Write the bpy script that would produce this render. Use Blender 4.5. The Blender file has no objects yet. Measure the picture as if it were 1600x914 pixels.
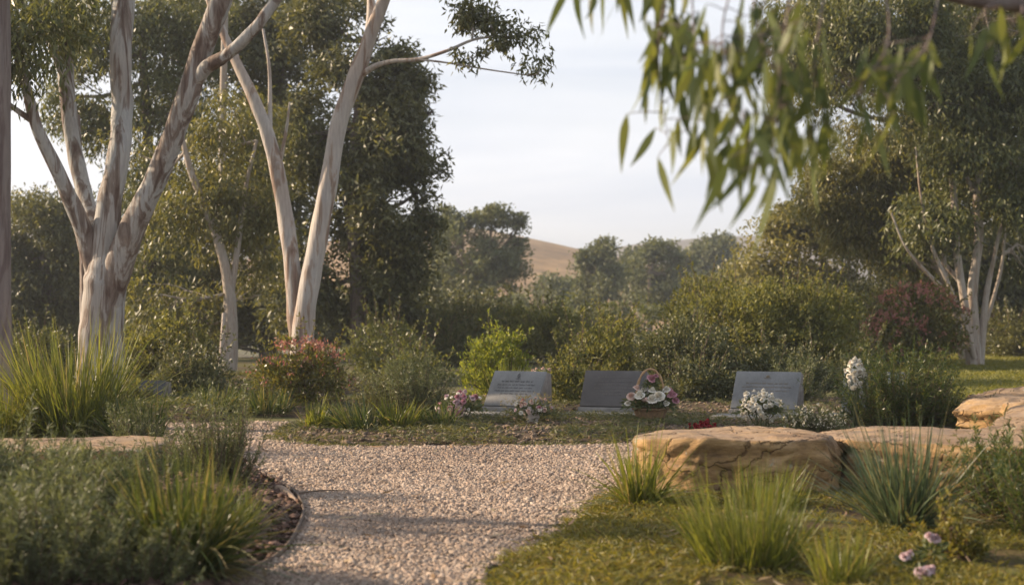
import bpy, math, random
import numpy as np
from mathutils import Vector, noise
R = math.radians
sc = bpy.context.scene
COL = sc.collection

# ------------------------------------------------------------------ camera
CAM_H, FPX, HORIZ = 0.95, 2222.0, 490.0
HAZE = 0.0011
cam_d = bpy.data.cameras.new("camera")
cam = bpy.data.objects.new("camera", cam_d)
COL.objects.link(cam)
cam.location = (0, 0, CAM_H)
cam.rotation_euler = (R(90) + math.atan((HORIZ - 457) / FPX), 0, 0)
cam_d.lens = 50
cam_d.sensor_width = 36
cam_d.clip_end = 3000
cam_d.clip_start = 0.05
cam_d.dof.use_dof = True
cam_d.dof.focus_distance = 10.2
cam_d.dof.aperture_fstop = 2.8
cam_d.dof.aperture_blades = 0
sc.camera = cam

# ------------------------------------------------------------------ world, sun, exposure
SUN_DIR = Vector((-0.94, 0.27, 0.46)).normalized()      # towards the sun
el = math.asin(SUN_DIR.z)
az = math.atan2(SUN_DIR.x, SUN_DIR.y)
W = bpy.data.worlds.new("World")
sc.world = W
W.use_nodes = True
nt = W.node_tree
nt.nodes.clear()
wo = nt.nodes.new("ShaderNodeOutputWorld")
bg = nt.nodes.new("ShaderNodeBackground")
bg.inputs[1].default_value = 0.06
sky = nt.nodes.new("ShaderNodeTexSky")
sky.sky_type = 'NISHITA'
sky.sun_disc = False
sky.sun_elevation = el
sky.sun_rotation = az
sky.dust_density = 2.0
tc = nt.nodes.new("ShaderNodeTexCoord")
mp = nt.nodes.new("ShaderNodeMapping")
mp.inputs['Scale'].default_value = (1.3, 1.3, 7.0)
nz = nt.nodes.new("ShaderNodeTexNoise")
nz.inputs['Scale'].default_value = 2.2
nz.inputs['Detail'].default_value = 7
nz.inputs['Roughness'].default_value = 0.55
nz.inputs['Distortion'].default_value = 0.5
rp = nt.nodes.new("ShaderNodeValToRGB")
rp.color_ramp.elements[0].position = 0.36
rp.color_ramp.elements[0].color = (0.78, 0.78, 0.78, 1)
rp.color_ramp.elements[1].position = 0.66
rp.color_ramp.elements[1].color = (0.97, 0.97, 0.97, 1)
mx = nt.nodes.new("ShaderNodeMixRGB")
mx.inputs[2].default_value = (7.6, 7.75, 8.3, 1)
nt.links.new(tc.outputs['Generated'], mp.inputs[0])
nt.links.new(mp.outputs[0], nz.inputs[0])
nt.links.new(nz.outputs[0], rp.inputs[0])
sep = nt.nodes.new("ShaderNodeSeparateXYZ")
nt.links.new(tc.outputs['Generated'], sep.inputs[0])
mr_ = nt.nodes.new("ShaderNodeMapRange")
mr_.interpolation_type = 'SMOOTHSTEP'
mr_.inputs[1].default_value = 0.22
mr_.inputs[2].default_value = 0.75
mr_.inputs[3].default_value = 1.0
mr_.inputs[4].default_value = 0.55
nt.links.new(sep.outputs[2], mr_.inputs[0])
mm_ = nt.nodes.new("ShaderNodeMath"); mm_.operation = 'MULTIPLY'
nt.links.new(rp.outputs[0], mm_.inputs[0]); nt.links.new(mr_.outputs[0], mm_.inputs[1])
nt.links.new(mm_.outputs[0], mx.inputs[0])
nt.links.new(sky.outputs[0], mx.inputs[1])
mp2 = nt.nodes.new("ShaderNodeMapping"); mp2.inputs['Scale'].default_value = (1.0, 1.0, 9.0); mp2.inputs['Location'].default_value = (3.1, 0.4, 0.7)
nz2 = nt.nodes.new("ShaderNodeTexNoise"); nz2.inputs['Scale'].default_value = 2.6; nz2.inputs['Detail'].default_value = 6; nz2.inputs['Distortion'].default_value = 0.8
rp2 = nt.nodes.new("ShaderNodeValToRGB")
rp2.color_ramp.elements[0].position = 0.35; rp2.color_ramp.elements[0].color = (6.4, 6.95, 8.0, 1)
rp2.color_ramp.elements[1].position = 0.62; rp2.color_ramp.elements[1].color = (8.1, 8.35, 8.9, 1)
nt.links.new(tc.outputs['Generated'], mp2.inputs[0]); nt.links.new(mp2.outputs[0], nz2.inputs[0]); nt.links.new(nz2.outputs[0], rp2.inputs[0])
nt.links.new(rp2.outputs[0], mx.inputs[2])
nt.links.new(mx.outputs[0], bg.inputs[0])
nt.links.new(bg.outputs[0], wo.inputs[0])

sd = bpy.data.lights.new("sun", 'SUN')
sd.energy = 5.0
sd.angle = R(0.6)
sd.color = (1.0, 0.78, 0.55)
so = bpy.data.objects.new("sun", sd)
COL.objects.link(so)
so.rotation_euler = (-SUN_DIR).to_track_quat('-Z', 'Y').to_euler()
so.location = (-20, 10, 20)
sc.view_settings.view_transform = 'Standard'
sc.view_settings.look = 'None'
sc.view_settings.exposure = 1.15
sc.view_settings.gamma = 1.0
sc.view_settings.use_curve_mapping = False
cy = sc.cycles
cy.use_denoising = True
try:
    cy.denoiser = 'OPENIMAGEDENOISE'
except Exception:
    pass
cy.max_bounces = 5
cy.diffuse_bounces = 3
cy.glossy_bounces = 2
cy.transmission_bounces = 4
cy.transparent_max_bounces = 4
cy.volume_bounces = 0
cy.sample_clamp_indirect = 6

# ------------------------------------------------------------------ helpers
def P(px, py, d):
    return np.array([(px - 800) / FPX * d, d, CAM_H + (HORIZ - py) / FPX * d])

def G(px, py, z=0.0):
    """ground point seen at a pixel of the photo"""
    d = (CAM_H - z) * FPX / (py - HORIZ)
    return np.array([(px - 800) / FPX * d, d, z])

def nrm(v):
    return v / np.maximum(np.linalg.norm(v, axis=-1, keepdims=True), 1e-9)

class MB:
    def __init__(self):
        self.v, self.f, self.n = [], [], 0
    def add(self, v, f):
        v = np.asarray(v, dtype=np.float32).reshape(-1, 3)
        f = np.asarray(f, dtype=np.int64)
        self.v.append(v)
        self.f.append(f + self.n)
        self.n += len(v)
        return self
    def build(self, name, mat, parent=None, smooth=False, loc=None):
        v = np.concatenate(self.v)
        off = np.array(loc if loc is not None else (0, 0, 0), dtype=np.float32)
        v = v - off
        me = bpy.data.meshes.new(name)
        me.vertices.add(len(v))
        me.vertices.foreach_set('co', v.ravel())
        li, ls, s = [], [], 0
        for f in self.f:
            k = f.shape[1]
            li.append(f.ravel())
            ls.append(np.arange(len(f)) * k + s)
            s += f.size
        li = np.concatenate(li).astype(np.int32)
        ls = np.concatenate(ls).astype(np.int32)
        me.loops.add(len(li))
        me.loops.foreach_set('vertex_index', li)
        me.polygons.add(len(ls))
        me.polygons.foreach_set('loop_start', ls)
        me.update(calc_edges=True)
        if smooth:
            me.polygons.foreach_set('use_smooth', np.ones(len(ls), dtype=bool))
        me.materials.append(mat)
        o = bpy.data.objects.new(name, me)
        COL.objects.link(o)
        o.parent = parent
        o.location = off if parent is None else off - np.array(parent_world(parent))
        return o

def parent_world(p):
    l = Vector((0, 0, 0))
    while p is not None:
        l = l + p.location
        p = p.parent
    return l

def tag(o, label, cat, group=None, kind=None):
    if label: o['label'] = label
    if cat: o['category'] = cat
    if group: o['group'] = group
    if kind: o['kind'] = kind
    return o

def thing(name, label, cat, loc=(0, 0, 0), group=None, rz=0):
    o = bpy.data.objects.new(name, None)
    o.empty_display_size = 0.1
    COL.objects.link(o)
    o.location = Vector([float(c) for c in loc])
    o.rotation_euler = (0, 0, rz)
    return tag(o, label, cat, group)

def strips(mb, pos, dirs, L, Wd, rng, S=2, prof=None, bend=None, side=None):
    """N tapering strips: leaves, blades, petals"""
    N = len(pos)
    dirs = nrm(dirs)
    L = np.broadcast_to(L, (N,)).astype(float)
    Wd = np.broadcast_to(Wd, (N,)).astype(float)
    if side is None:
        side = np.cross(dirs, rng.normal(size=(N, 3)))
    side = nrm(side)
    if S == 1:      # single rhombic quad with a slight fold
        m = pos + dirs * (L * 0.42)[:, None]
        up = np.cross(side, dirs) * (Wd * 0.25)[:, None]
        a = m + side * (Wd / 2)[:, None] + up
        b = m - side * (Wd / 2)[:, None] + up
        t = pos + dirs * L[:, None]
        if bend is not None: t = t + bend * L[:, None]
        v = np.stack([pos, a, t, b], 1).reshape(-1, 3)
        f = np.arange(N * 4).reshape(N, 4)
        return mb.add(v, f)
    ts = np.linspace(0, 1, S + 1)
    if prof is None:
        prof = np.sin(np.pi * np.clip(ts, 0.04, 0.985) ** 0.75)
    prof = np.asarray(prof)
    c = pos[:, None, :] + dirs[:, None, :] * (L[:, None] * ts[None])[:, :, None]
    if bend is not None:
        c = c + bend[:, None, :] * (L[:, None] * (ts ** 2)[None])[:, :, None]
    hw = (Wd[:, None] * 0.5 * prof[None])[:, :, None] * side[:, None, :]
    v = np.stack([c - hw, c + hw], 2)                       # N,S+1,2,3
    base = (np.arange(N) * (S + 1) * 2)[:, None]
    k = (np.arange(S) * 2)[None]
    f = np.stack([base + k, base + k + 1, base + k + 3, base + k + 2], -1).reshape(-1, 4)
    return mb.add(v.reshape(-1, 3), f)

BLADE = lambda S: np.clip(np.array([1 - (i / S) ** 2.2 for i in range(S + 1)]), 0.05, 1)

def catmull(P_, n):
    P_ = np.asarray(P_, float)
    if len(P_) == 2:
        t = np.linspace(0, 1, n)[:, None]
        return P_[0] * (1 - t) + P_[1] * t
    Q = np.vstack([2 * P_[0] - P_[1], P_, 2 * P_[-1] - P_[-2]])
    out = []
    m = len(P_) - 1
    for u in np.linspace(0, m - 1e-6, n):
        i = int(u); t = u - i
        a, b, c, d = Q[i], Q[i + 1], Q[i + 2], Q[i + 3]
        out.append(0.5 * ((2 * b) + (-a + c) * t + (2 * a - 5 * b + 4 * c - d) * t * t + (-a + 3 * b - 3 * c + d) * t ** 3))
    return np.array(out)

def tube(mb, pts, rad, sides=8, n=None, rough=0.0, seed=0, wob=0.0):
    pr = np.hstack([np.asarray(pts, float), np.asarray(rad, float)[:, None]])
    n = n or max(4, 4 * len(pr))
    C = catmull(pr, n)
    c, r = C[:, :3], np.maximum(C[:, 3], 1e-4)
    if wob:
        rg = np.random.default_rng(seed)
        ph = rg.uniform(0, 6.28, 6)
        t = np.linspace(0, 1, n) * 9
        c = c + wob * np.stack([np.sin(t + ph[0]) + .5 * np.sin(2.3 * t + ph[1]), np.sin(1.1 * t + ph[2]), 0 * t], 1) * (t / 9)[:, None]
    T = nrm(np.gradient(c, axis=0))
    ref = np.array([0.3, 1.0, 0.05]) if abs(T[:, 1]).mean() < 0.8 else np.array([1.0, 0, 0.1])
    A = nrm(np.cross(T, ref)); B = np.cross(T, A)
    th = np.linspace(0, 2 * np.pi, sides, endpoint=False)
    rr = np.repeat(r[:, None], sides, 1)
    if rough:
        rg = np.random.default_rng(seed + 7)
        z = np.linspace(0, 1, n)[:, None] * n * 0.35
        for k in range(5):
            m = rg.integers(1, 5); w = rg.uniform(.3, 1.6); p = rg.uniform(0, 6.28, 2)
            rr = rr * (1 + rough * np.sin(m * th[None] + p[0] + w * z) * np.sin(w * z * .7 + p[1]))
    v = c[:, None] + A[:, None] * (np.cos(th)[None, :, None] * rr[..., None]) + B[:, None] * (np.sin(th)[None, :, None] * rr[..., None])
    i = np.arange(n - 1)[:, None] * sides
    j = np.arange(sides)[None]
    j2 = (j + 1) % sides
    f = np.stack([i + j, i + j2, i + sides + j2, i + sides + j], -1).reshape(-1, 4)
    mb.add(v.reshape(-1, 3), f)
    # end caps
    mb.add(np.vstack([v[-1], c[-1:] + T[-1] * r[-1] * 0.6]), np.array([[q, (q + 1) % sides, sides] for q in range(sides)]))
    mb.add(np.vstack([v[0], c[:1]]), np.array([[(q + 1) % sides, q, sides] for q in range(sides)]))
    return c

# ------------------------------------------------------------------ materials
def new_mat(name):
    m = bpy.data.materials.new(name)
    m.use_nodes = True
    n = m.node_tree
    b = n.nodes['Principled BSDF']
    return m, n, b

def ramp(n, stops):
    r = n.nodes.new("ShaderNodeValToRGB")
    e = r.color_ramp.elements
    while len(e) < len(stops): e.new(0.5)
    for i, (p, c) in enumerate(stops):
        e[i].position = p
        e[i].color = (*c, 1)
    return r

def noise_node(n, scale, detail=4, sx=(1, 1, 1), coord='Object', rough=0.55, dist=0.0):
    t = n.nodes.new("ShaderNodeTexCoord")
    m = n.nodes.new("ShaderNodeMapping")
    m.inputs['Scale'].default_value = sx
    z = n.nodes.new("ShaderNodeTexNoise")
    z.inputs['Scale'].default_value = scale
    z.inputs['Detail'].default_value = detail
    z.inputs['Roughness'].default_value = rough
    z.inputs['Distortion'].default_value = dist
    n.links.new(t.outputs[coord], m.inputs[0])
    n.links.new(m.outputs[0], z.inputs[0])
    return z

def mixc(n, fac, a, b, mode='MIX'):
    m = n.nodes.new("ShaderNodeMixRGB")
    m.blend_type = mode
    for i, s in ((0, fac), (1, a), (2, b)):
        if hasattr(s, 'links'): n.links.new(s, m.inputs[i])
        elif isinstance(s, (int, float)): m.inputs[i].default_value = s
        else: m.inputs[i].default_value = (*s, 1)
    return m.outputs[0]

def bump(n, b, h, strength=0.5, dist=0.02):
    k = n.nodes.new("ShaderNodeBump")
    k.inputs['Strength'].default_value = strength
    k.inputs['Distance'].default_value = dist
    n.links.new(h, k.inputs['Height'])
    n.links.new(k.outputs[0], b.inputs['Normal'])

def leaf_mat(name, stops, trans=0.4, tcol=None, rough=0.5, spec=0.35, nscale=1.2, vary=0.5):
    """per-leaf colour from stops (random per island) mixed with a slow noise, with light passing through"""
    m, n, b = new_mat(name)
    g = n.nodes.new("ShaderNodeNewGeometry")
    r1 = ramp(n, [(i / max(1, len(stops) - 1), c) for i, c in enumerate(stops)])
    n.links.new(g.outputs['Random Per Island'], r1.inputs[0])
    z = noise_node(n, nscale, 2, coord='Object')
    r2 = ramp(n, [(0.35, (0.72, 0.75, 0.75)), (0.65, (1.22, 1.18, 1.0))])
    n.links.new(z.outputs[0], r2.inputs[0])
    c = mixc(n, vary, r1.outputs[0], mixc(n, 1.0, r1.outputs[0], r2.outputs[0], 'MULTIPLY'))
    n.links.new(c, b.inputs['Base Color'])
    b.inputs['Roughness'].default_value = rough
    b.inputs['Specular IOR Level'].default_value = spec
    tr = n.nodes.new("ShaderNodeBsdfTranslucent")
    tc_ = mixc(n, 1.0, c, tcol or (1.35, 1.25, 0.6), 'MULTIPLY')
    n.links.new(tc_, tr.inputs[0])
    ms = n.nodes.new("ShaderNodeMixShader")
    ms.inputs[0].default_value = trans
    out = n.nodes['Material Output']
    n.links.new(b.outputs[0], ms.inputs[1])
    n.links.new(tr.outputs[0], ms.inputs[2])
    n.links.new(ms.outputs[0], out.inputs[0])
    return m

def bark_mat(name, pale, mid, dark, scale=1.0, cut=0.5):
    m, n, b = new_mat(name)
    z1 = noise_node(n, 6.5 * scale, 6, (1, 1, 0.13), rough=0.6, dist=0.8)
    r1 = ramp(n, [(cut - 0.02, pale), (cut + 0.02, mid), (cut + 0.13, dark)])
    n.links.new(z1.outputs[0], r1.inputs[0])
    z2 = noise_node(n, 30 * scale, 4, (1, 1, 0.12))
    r2 = ramp(n, [(0.3, (0.78, 0.77, 0.78)), (0.7, (1.12, 1.1, 1.08))])
    n.links.new(z2.outputs[0], r2.inputs[0])
    z3 = noise_node(n, 1.1, 3)
    r3 = ramp(n, [(0.4, (1, 1, 1)), (0.65, (0.90, 0.82, 0.76))])
    n.links.new(z3.outputs[0], r3.inputs[0])
    c = mixc(n, 1.0, r1.outputs[0], r2.outputs[0], 'MULTIPLY')
    c = mixc(n, 1.0, c, r3.outputs[0], 'MULTIPLY')
    n.links.new(c, b.inputs['Base Color'])
    b.inputs['Roughness'].default_value = 0.72
    b.inputs['Specular IOR Level'].default_value = 0.25
    hh = mixc(n, 0.35, z1.outputs[0], z2.outputs[0])
    bump(n, b, hh, 0.8, 0.03)
    return m

def ground_mat(name, stops, scale, detail=8, bstr=0.6, bd=0.03, rough=0.9, fine=None):
    m, n, b = new_mat(name)
    z = noise_node(n, scale, detail, rough=0.65)
    r = ramp(n, stops)
    n.links.new(z.outputs[0], r.inputs[0])
    c = r.outputs[0]
    z2 = noise_node(n, fine or scale * 14, 5, rough=0.7)
    r2 = ramp(n, [(0.3, (0.6, 0.6, 0.6)), (0.7, (1.3, 1.3, 1.3))])
    n.links.new(z2.outputs[0], r2.inputs[0])
    c = mixc(n, 1.0, c, r2.outputs[0], 'MULTIPLY')
    n.links.new(c, b.inputs['Base Color'])
    b.inputs['Roughness'].default_value = rough
    b.inputs['Specular IOR Level'].default_value = 0.15
    bump(n, b, z2.outputs[0], bstr, bd)
    return m

def chip_mat(name, stops, rough=0.8):
    m, n, b = new_mat(name)
    g = n.nodes.new("ShaderNodeNewGeometry")
    r = ramp(n, [(i / (len(stops) - 1), c) for i, c in enumerate(stops)])
    r.color_ramp.interpolation = 'CONSTANT' if len(stops) > 6 else 'LINEAR'
    n.links.new(g.outputs['Random Per Island'], r.inputs[0])
    z = noise_node(n, 60, 3)
    r2 = ramp(n, [(0.3, (0.8, 0.8, 0.8)), (0.7, (1.1, 1.1, 1.1))])
    n.links.new(z.outputs[0], r2.inputs[0])
    z5 = noise_node(n, .9, 4, rough=.6)
    r5 = ramp(n, [(.35, (.80, .77, .74)), (.6, (1.06, 1.05, 1.03))])
    n.links.new(z5.outputs[0], r5.inputs[0])
    cc = mixc(n, 1.0, r.outputs[0], r2.outputs[0], 'MULTIPLY')
    n.links.new(mixc(n, 1.0, cc, r5.outputs[0], 'MULTIPLY'), b.inputs['Base Color'])
    b.inputs['Roughness'].default_value = rough
    b.inputs['Specular IOR Level'].default_value = 0.3
    return m

def plain(name, c, rough=0.6, spec=0.4, ns=None, amt=0.15, b_str=0.0, bsc=40):
    m, n, b = new_mat(name)
    z = noise_node(n, ns or 25, 5)
    r = ramp(n, [(0.3, tuple(x * (1 - amt) for x in c)), (0.7, tuple(x * (1 + amt) for x in c))])
    n.links.new(z.outputs[0], r.inputs[0])
    n.links.new(r.outputs[0], b.inputs['Base Color'])
    b.inputs['Roughness'].default_value = rough
    b.inputs['Specular IOR Level'].default_value = spec
    if b_str:
        z2 = noise_node(n, bsc, 5)
        bump(n, b, z2.outputs[0], b_str, 0.01)
    return m

M = {}
M['gum_dark'] = leaf_mat('gum leaf dark', [(0.0585, 0.0653, 0.0296), (0.104, 0.1122, 0.0479), (0.169, 0.1696, 0.0775), (0.078, 0.0835, 0.0376)], .36, rough=.42, spec=.45, nscale=.5)
M['gum_olive'] = leaf_mat('gum leaf olive', [(0.0607, 0.0774, 0.0286), (0.1148, 0.1334, 0.0494), (0.1755, 0.1801, 0.0715), (0.0743, 0.0868, 0.0338)], .38, rough=.42, spec=.45, nscale=.5)
M['gum_golden'] = leaf_mat('gum leaf golden', [(0.0905, 0.0989, 0.0352), (0.1449, 0.1511, 0.0528), (0.1932, 0.1802, 0.0715), (0.0845, 0.0907, 0.033)], .4, rough=.42, spec=.45, nscale=.5)
M['gum_sun_tint'] = leaf_mat('gum leaf sun tint', [(.13, .13, .05), (.20, .20, .075), (.27, .245, .10), (.12, .12, .045)], .42, rough=.4, spec=.5, nscale=.5)  # paler copy of the golden gum leaf, sunlight painted into its colour
M['gum_near'] = leaf_mat('gum leaf near', [(0.075, 0.1, 0.04), (0.125, 0.1562, 0.0562), (0.1875, 0.2063, 0.0688), (0.0875, 0.1187, 0.0562)], .42, spec=.25, rough=.5, nscale=3)
M['far'] = leaf_mat('far foliage', [(0.076, 0.0935, 0.045), (0.1235, 0.1375, 0.07), (0.1615, 0.176, 0.09)], .3, rough=.6, nscale=.2)
M['hedge'] = leaf_mat('hedge leaf', [(0.0878, 0.099, 0.0336), (0.1485, 0.1584, 0.0504), (0.2295, 0.2178, 0.078)], .4, rough=.55, spec=.3, nscale=1.4)
M['glossy'] = leaf_mat('glossy hedge leaf', [(0.0585, 0.0694, 0.0328), (0.104, 0.1174, 0.0529), (0.182, 0.1801, 0.1008)], .3, rough=.5, spec=.4, nscale=1.5)
M['lime'] = leaf_mat('yellow green leaf', [(.12, .16, .03), (.2, .24, .045), (.26, .27, .06)], .5, nscale=2)
M['tussock'] = leaf_mat('tussock blade', [(0.07, 0.093, 0.022), (0.14, 0.1674, 0.035), (0.22, 0.2232, 0.055), (0.1, 0.1302, 0.03)], .45, rough=.38, nscale=3)
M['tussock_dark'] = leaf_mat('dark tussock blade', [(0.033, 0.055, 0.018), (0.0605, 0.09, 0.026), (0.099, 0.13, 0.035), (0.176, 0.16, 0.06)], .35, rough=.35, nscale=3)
M['tussock_blue'] = leaf_mat('blue green blade', [(.055, .085, .05), (.085, .12, .075), (.12, .155, .09), (.17, .18, .10)], .3, (1.2, 1.2, .7), rough=.4, nscale=3)
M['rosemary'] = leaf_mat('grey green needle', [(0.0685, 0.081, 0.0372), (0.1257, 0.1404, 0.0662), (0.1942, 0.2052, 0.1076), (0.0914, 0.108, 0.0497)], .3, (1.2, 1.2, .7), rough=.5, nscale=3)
M['dry'] = leaf_mat('dry blade', [(.22, .18, .09), (.32, .26, .14), (.14, .15, .06)], .4, rough=.6, nscale=3)
M['bronze'] = leaf_mat('bronze leaf', [(0.078, 0.0945, 0.0264), (0.13, 0.135, 0.036), (0.195, 0.1823, 0.048), (0.117, 0.0878, 0.036)], .4, rough=.35, nscale=2)
M['pinktip'] = leaf_mat('pink new leaf', [(.30, .13, .11), (.42, .20, .17), (.30, .19, .10)], .4, (1.3, 1, 1), rough=.5, nscale=3)
M['mosscover'] = leaf_mat('ground cover leaf', [(0.077, 0.0816, 0.02), (0.143, 0.1428, 0.032), (0.242, 0.2142, 0.05), (0.154, 0.1122, 0.04)], .4, rough=.5, nscale=1.6)
M['strip'] = leaf_mat('short grass', [(0.066, 0.08, 0.03), (0.11, 0.12, 0.045), (0.165, 0.15, 0.07)], .35, rough=.5, nscale=1.5)
M['lawn_blade'] = leaf_mat('lawn blade', [(.13, .14, .03), (.19, .19, .045), (.24, .22, .06)], .4, rough=.5, nscale=.6)
M['bark'] = bark_mat('smooth gum bark', (.37, .37, .355), (.235, .20, .175), (.11, .075, .06), 1.3, .505)
M['bark_pale'] = bark_mat('pale gum bark', (.45, .42, .39), (.34, .27, .22), (.20, .13, .10), 1.0, .55)
M['bark_thin'] = bark_mat('pale thin bark', (.38, .34, .29), (.34, .28, .22), (.18, .13, .10), 2.0, .56)
M['bark_dark'] = bark_mat('brown bark', (.19, .16, .145), (.14, .11, .10), (.10, .07, .065), 1.0, .5)
M['twig'] = plain('twig', (.12, .085, .06), .8, .2)
M['far_bark'] = plain('far bark', (.20, .16, .12), .85, .1)

# ------------------------------------------------------------------ geometry helpers for setting
def inpoly(x, y, poly):
    poly = np.asarray(poly)[:, :2]
    r = np.zeros(len(x), bool)
    n = len(poly)
    for i in range(n):
        x1, y1 = poly[i]; x2, y2 = poly[(i + 1) % n]
        c = ((y1 > y) != (y2 > y))
        with np.errstate(divide='ignore', invalid='ignore'):
            xi = (x2 - x1) * (y - y1) / (y2 - y1 + 1e-12) + x1
        r ^= c & (x < xi)
    return r

def smooth_poly(pts, n):
    pts = np.array([[float(p[0]), float(p[1])] for p in pts])
    k = len(pts)
    Q = np.vstack([pts[-1:], pts, pts[:2]])
    out = []
    for i in range(k):
        a, b, c, d = Q[i], Q[i + 1], Q[i + 2], Q[i + 3]
        for t in np.linspace(0, 1, n, endpoint=False):
            out.append(0.5 * ((2 * b) + (-a + c) * t + (2 * a - 5 * b + 4 * c - d) * t * t + (-a + 3 * b - 3 * c + d) * t ** 3))
    return np.array(out)

def sines(x, y, seed, sc_=1.0, k=6):
    rg = np.random.default_rng(seed)
    z = 0
    for i in range(k):
        a = rg.uniform(0, 6.28); f = rg.uniform(.6, 2.4) * sc_; p = rg.uniform(0, 6.28)
        z = z + np.sin((x * math.cos(a) + y * math.sin(a)) * f + p)
    return z / k

def sines3(c, seed, f0, k=7):
    rg = np.random.default_rng(seed * 13 + 5)
    z = 0
    for i in range(k):
        v = nrm(rg.normal(size=3)) * rg.uniform(.7, 1.9) * f0 * 2.2
        z = z + np.sin(c @ v + rg.uniform(0, 6.28))
    return z / k

def poly_dist(x, y, poly):
    poly = np.asarray(poly)[:, :2]
    best = np.full(len(x), 1e9)
    for i in range(len(poly)):
        a = poly[i]; b = poly[(i + 1) % len(poly)]
        ab = b - a
        t = np.clip(((x - a[0]) * ab[0] + (y - a[1]) * ab[1]) / (ab @ ab + 1e-12), 0, 1)
        dd = np.hypot(x - a[0] - t * ab[0], y - a[1] - t * ab[1])
        best = np.minimum(best, dd)
    return best

def bed_z(poly, x, y, h, seed, edge=0.35, base=0.012, rough=0.02):
    d = poly_dist(x, y, poly)
    return base + h * np.clip(d / edge, 0, 1) ** 0.8 + rough * sines(x, y, seed, 4) * np.clip(d / edge, 0, 1)

def bed(name, poly, h, mat, seed, res=0.07, edge=0.35, base=0.012, rough=0.02):
    """a low mound of soil over a polygon, closed down to the ground at its rim"""
    poly = np.asarray(poly)[:, :2]
    x0, y0 = poly.min(0); x1, y1 = poly.max(0)
    xs = np.arange(x0, x1 + res, res); ys = np.arange(y0, y1 + res, res)
    X, Y = np.meshgrid(xs, ys)
    x, y = X.ravel(), Y.ravel()
    ins = inpoly(x, y, poly)
    # vertices outside snap to the nearest border point
    xo, yo = x.copy(), y.copy()
    best = np.full(len(x), 1e9)
    for i in range(len(poly)):
        a = poly[i]; b = poly[(i + 1) % len(poly)]
        ab = b - a
        t = np.clip(((x - a[0]) * ab[0] + (y - a[1]) * ab[1]) / (ab @ ab + 1e-12), 0, 1)
        qx, qy = a[0] + t * ab[0], a[1] + t * ab[1]
        dd = np.hypot(x - qx, y - qy)
        m = (dd < best)
        best[m] = dd[m]
        mm = m & ~ins
        xo[mm] = qx[mm]; yo[mm] = qy[mm]
    z = bed_z(poly, xo, yo, h, seed, edge, base, rough)
    z[~ins] = -0.01
    nx, ny = len(xs), len(ys)
    i = np.arange(ny - 1)[:, None] * nx + np.arange(nx - 1)[None]
    f = np.stack([i, i + 1, i + nx + 1, i + nx], -1).reshape(-1, 4)
    keep = ins[f].any(1)
    mb = MB(); mb.add(np.stack([xo, yo, z], 1), f[keep])
    o = mb.build(name, mat, smooth=True)
    o['kind'] = 'structure'
    return o

def scatter_poly(poly, n, rng, dens=None):
    poly = np.asarray(poly)[:, :2]
    x0, y0 = poly.min(0); x1, y1 = poly.max(0)
    xs, ys = [], []
    tot = 0
    while tot < n:
        x = rng.uniform(x0, x1, n * 2); y = rng.uniform(y0, y1, n * 2)
        k = inpoly(x, y, poly)
        # only near the view wedge
        k &= (np.abs(x) < 0.36 * y + 0.9)
        if dens is not None: k &= rng.uniform(size=len(x)) < dens(x, y)
        xs.append(x[k]); ys.append(y[k]); tot += k.sum()
    return np.concatenate(xs)[:n], np.concatenate(ys)[:n]

# ------------------------------------------------------------------ ground
def terrain(x, y):
    far = np.clip((y - 30) / 60, 0, 1)
    return -0.35 * far * 6 * (1 - np.clip((y - 110) / 150, 0, 1)) + 0.0 * x + 0.9 * np.clip((x - 9) / 30, 0, 1) * np.clip((y - 12) / 20, 0, 1)

ys = np.concatenate([np.linspace(-25, 40, 66), np.geomspace(42, 1500, 40)])
xs = np.concatenate([-np.geomspace(900, 31, 24), np.linspace(-30, 30, 61), np.geomspace(31, 900, 24)])
X, Y = np.meshgrid(xs, ys)
Z = terrain(X, Y) + 0.12 * sines(X, Y, 4, .25) * np.clip((Y - 16) / 10, 0, 1)
i = np.arange(len(ys) - 1)[:, None] * len(xs) + np.arange(len(xs) - 1)[None]
f = np.stack([i, i + 1, i + len(xs) + 1, i + len(xs)], -1).reshape(-1, 4)
mb = MB(); mb.add(np.stack([X, Y, Z], -1).reshape(-1, 3), f)
M['ground'] = ground_mat('dry grassy soil', [(.35, (.075, .055, .035)), (.5, (.10, .095, .04)), (.65, (.13, .13, .05))], .6, fine=9)
gr = mb.build('ground', M['ground'], smooth=True); gr['kind'] = 'structure'

M['hill'] = ground_mat('dry hill grass', [(.38, (.17, .105, .05)), (.5, (.27, .17, .08)), (.62, (.35, .235, .115))], .022, fine=.25, bstr=.4, bd=1)
M['hill_far'] = ground_mat('wooded far hill', [(.4, (.11, .095, .075)), (.6, (.17, .14, .11))], .03, fine=.2, bstr=.4, bd=1)
def hill(name, prof, d, depth, mat, seed):
    pxs = np.array([p[0] for p in prof]); pys = np.array([p[1] for p in prof])
    x = np.linspace((pxs[0] - 800) / FPX * d, (pxs[-1] - 800) / FPX * d, 160)
    top = CAM_H + (HORIZ - np.interp(x / d * FPX + 800, pxs, pys)) / FPX * d
    y = np.linspace(-1, 1, 60)
    X, Yn = np.meshgrid(x, y)
    prof_y = np.cos(Yn * np.pi / 2) ** 1.2
    Z = (top[None] + 3) * prof_y - 3 + 0.035 * d / 3 * .35 * sines(X, Yn * depth, seed, .06, 8) * prof_y ** .5 * (1 - prof_y * .7)
    mb = MB()
    i = np.arange(59)[:, None] * 160 + np.arange(159)[None]
    f = np.stack([i, i + 1, i + 161, i + 160], -1).reshape(-1, 4)
    mb.add(np.stack([X, d + Yn * depth, Z], -1).reshape(-1, 3), f)
    o = mb.build(name, mat, smooth=True); o['kind'] = 'structure'
    return o
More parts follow.
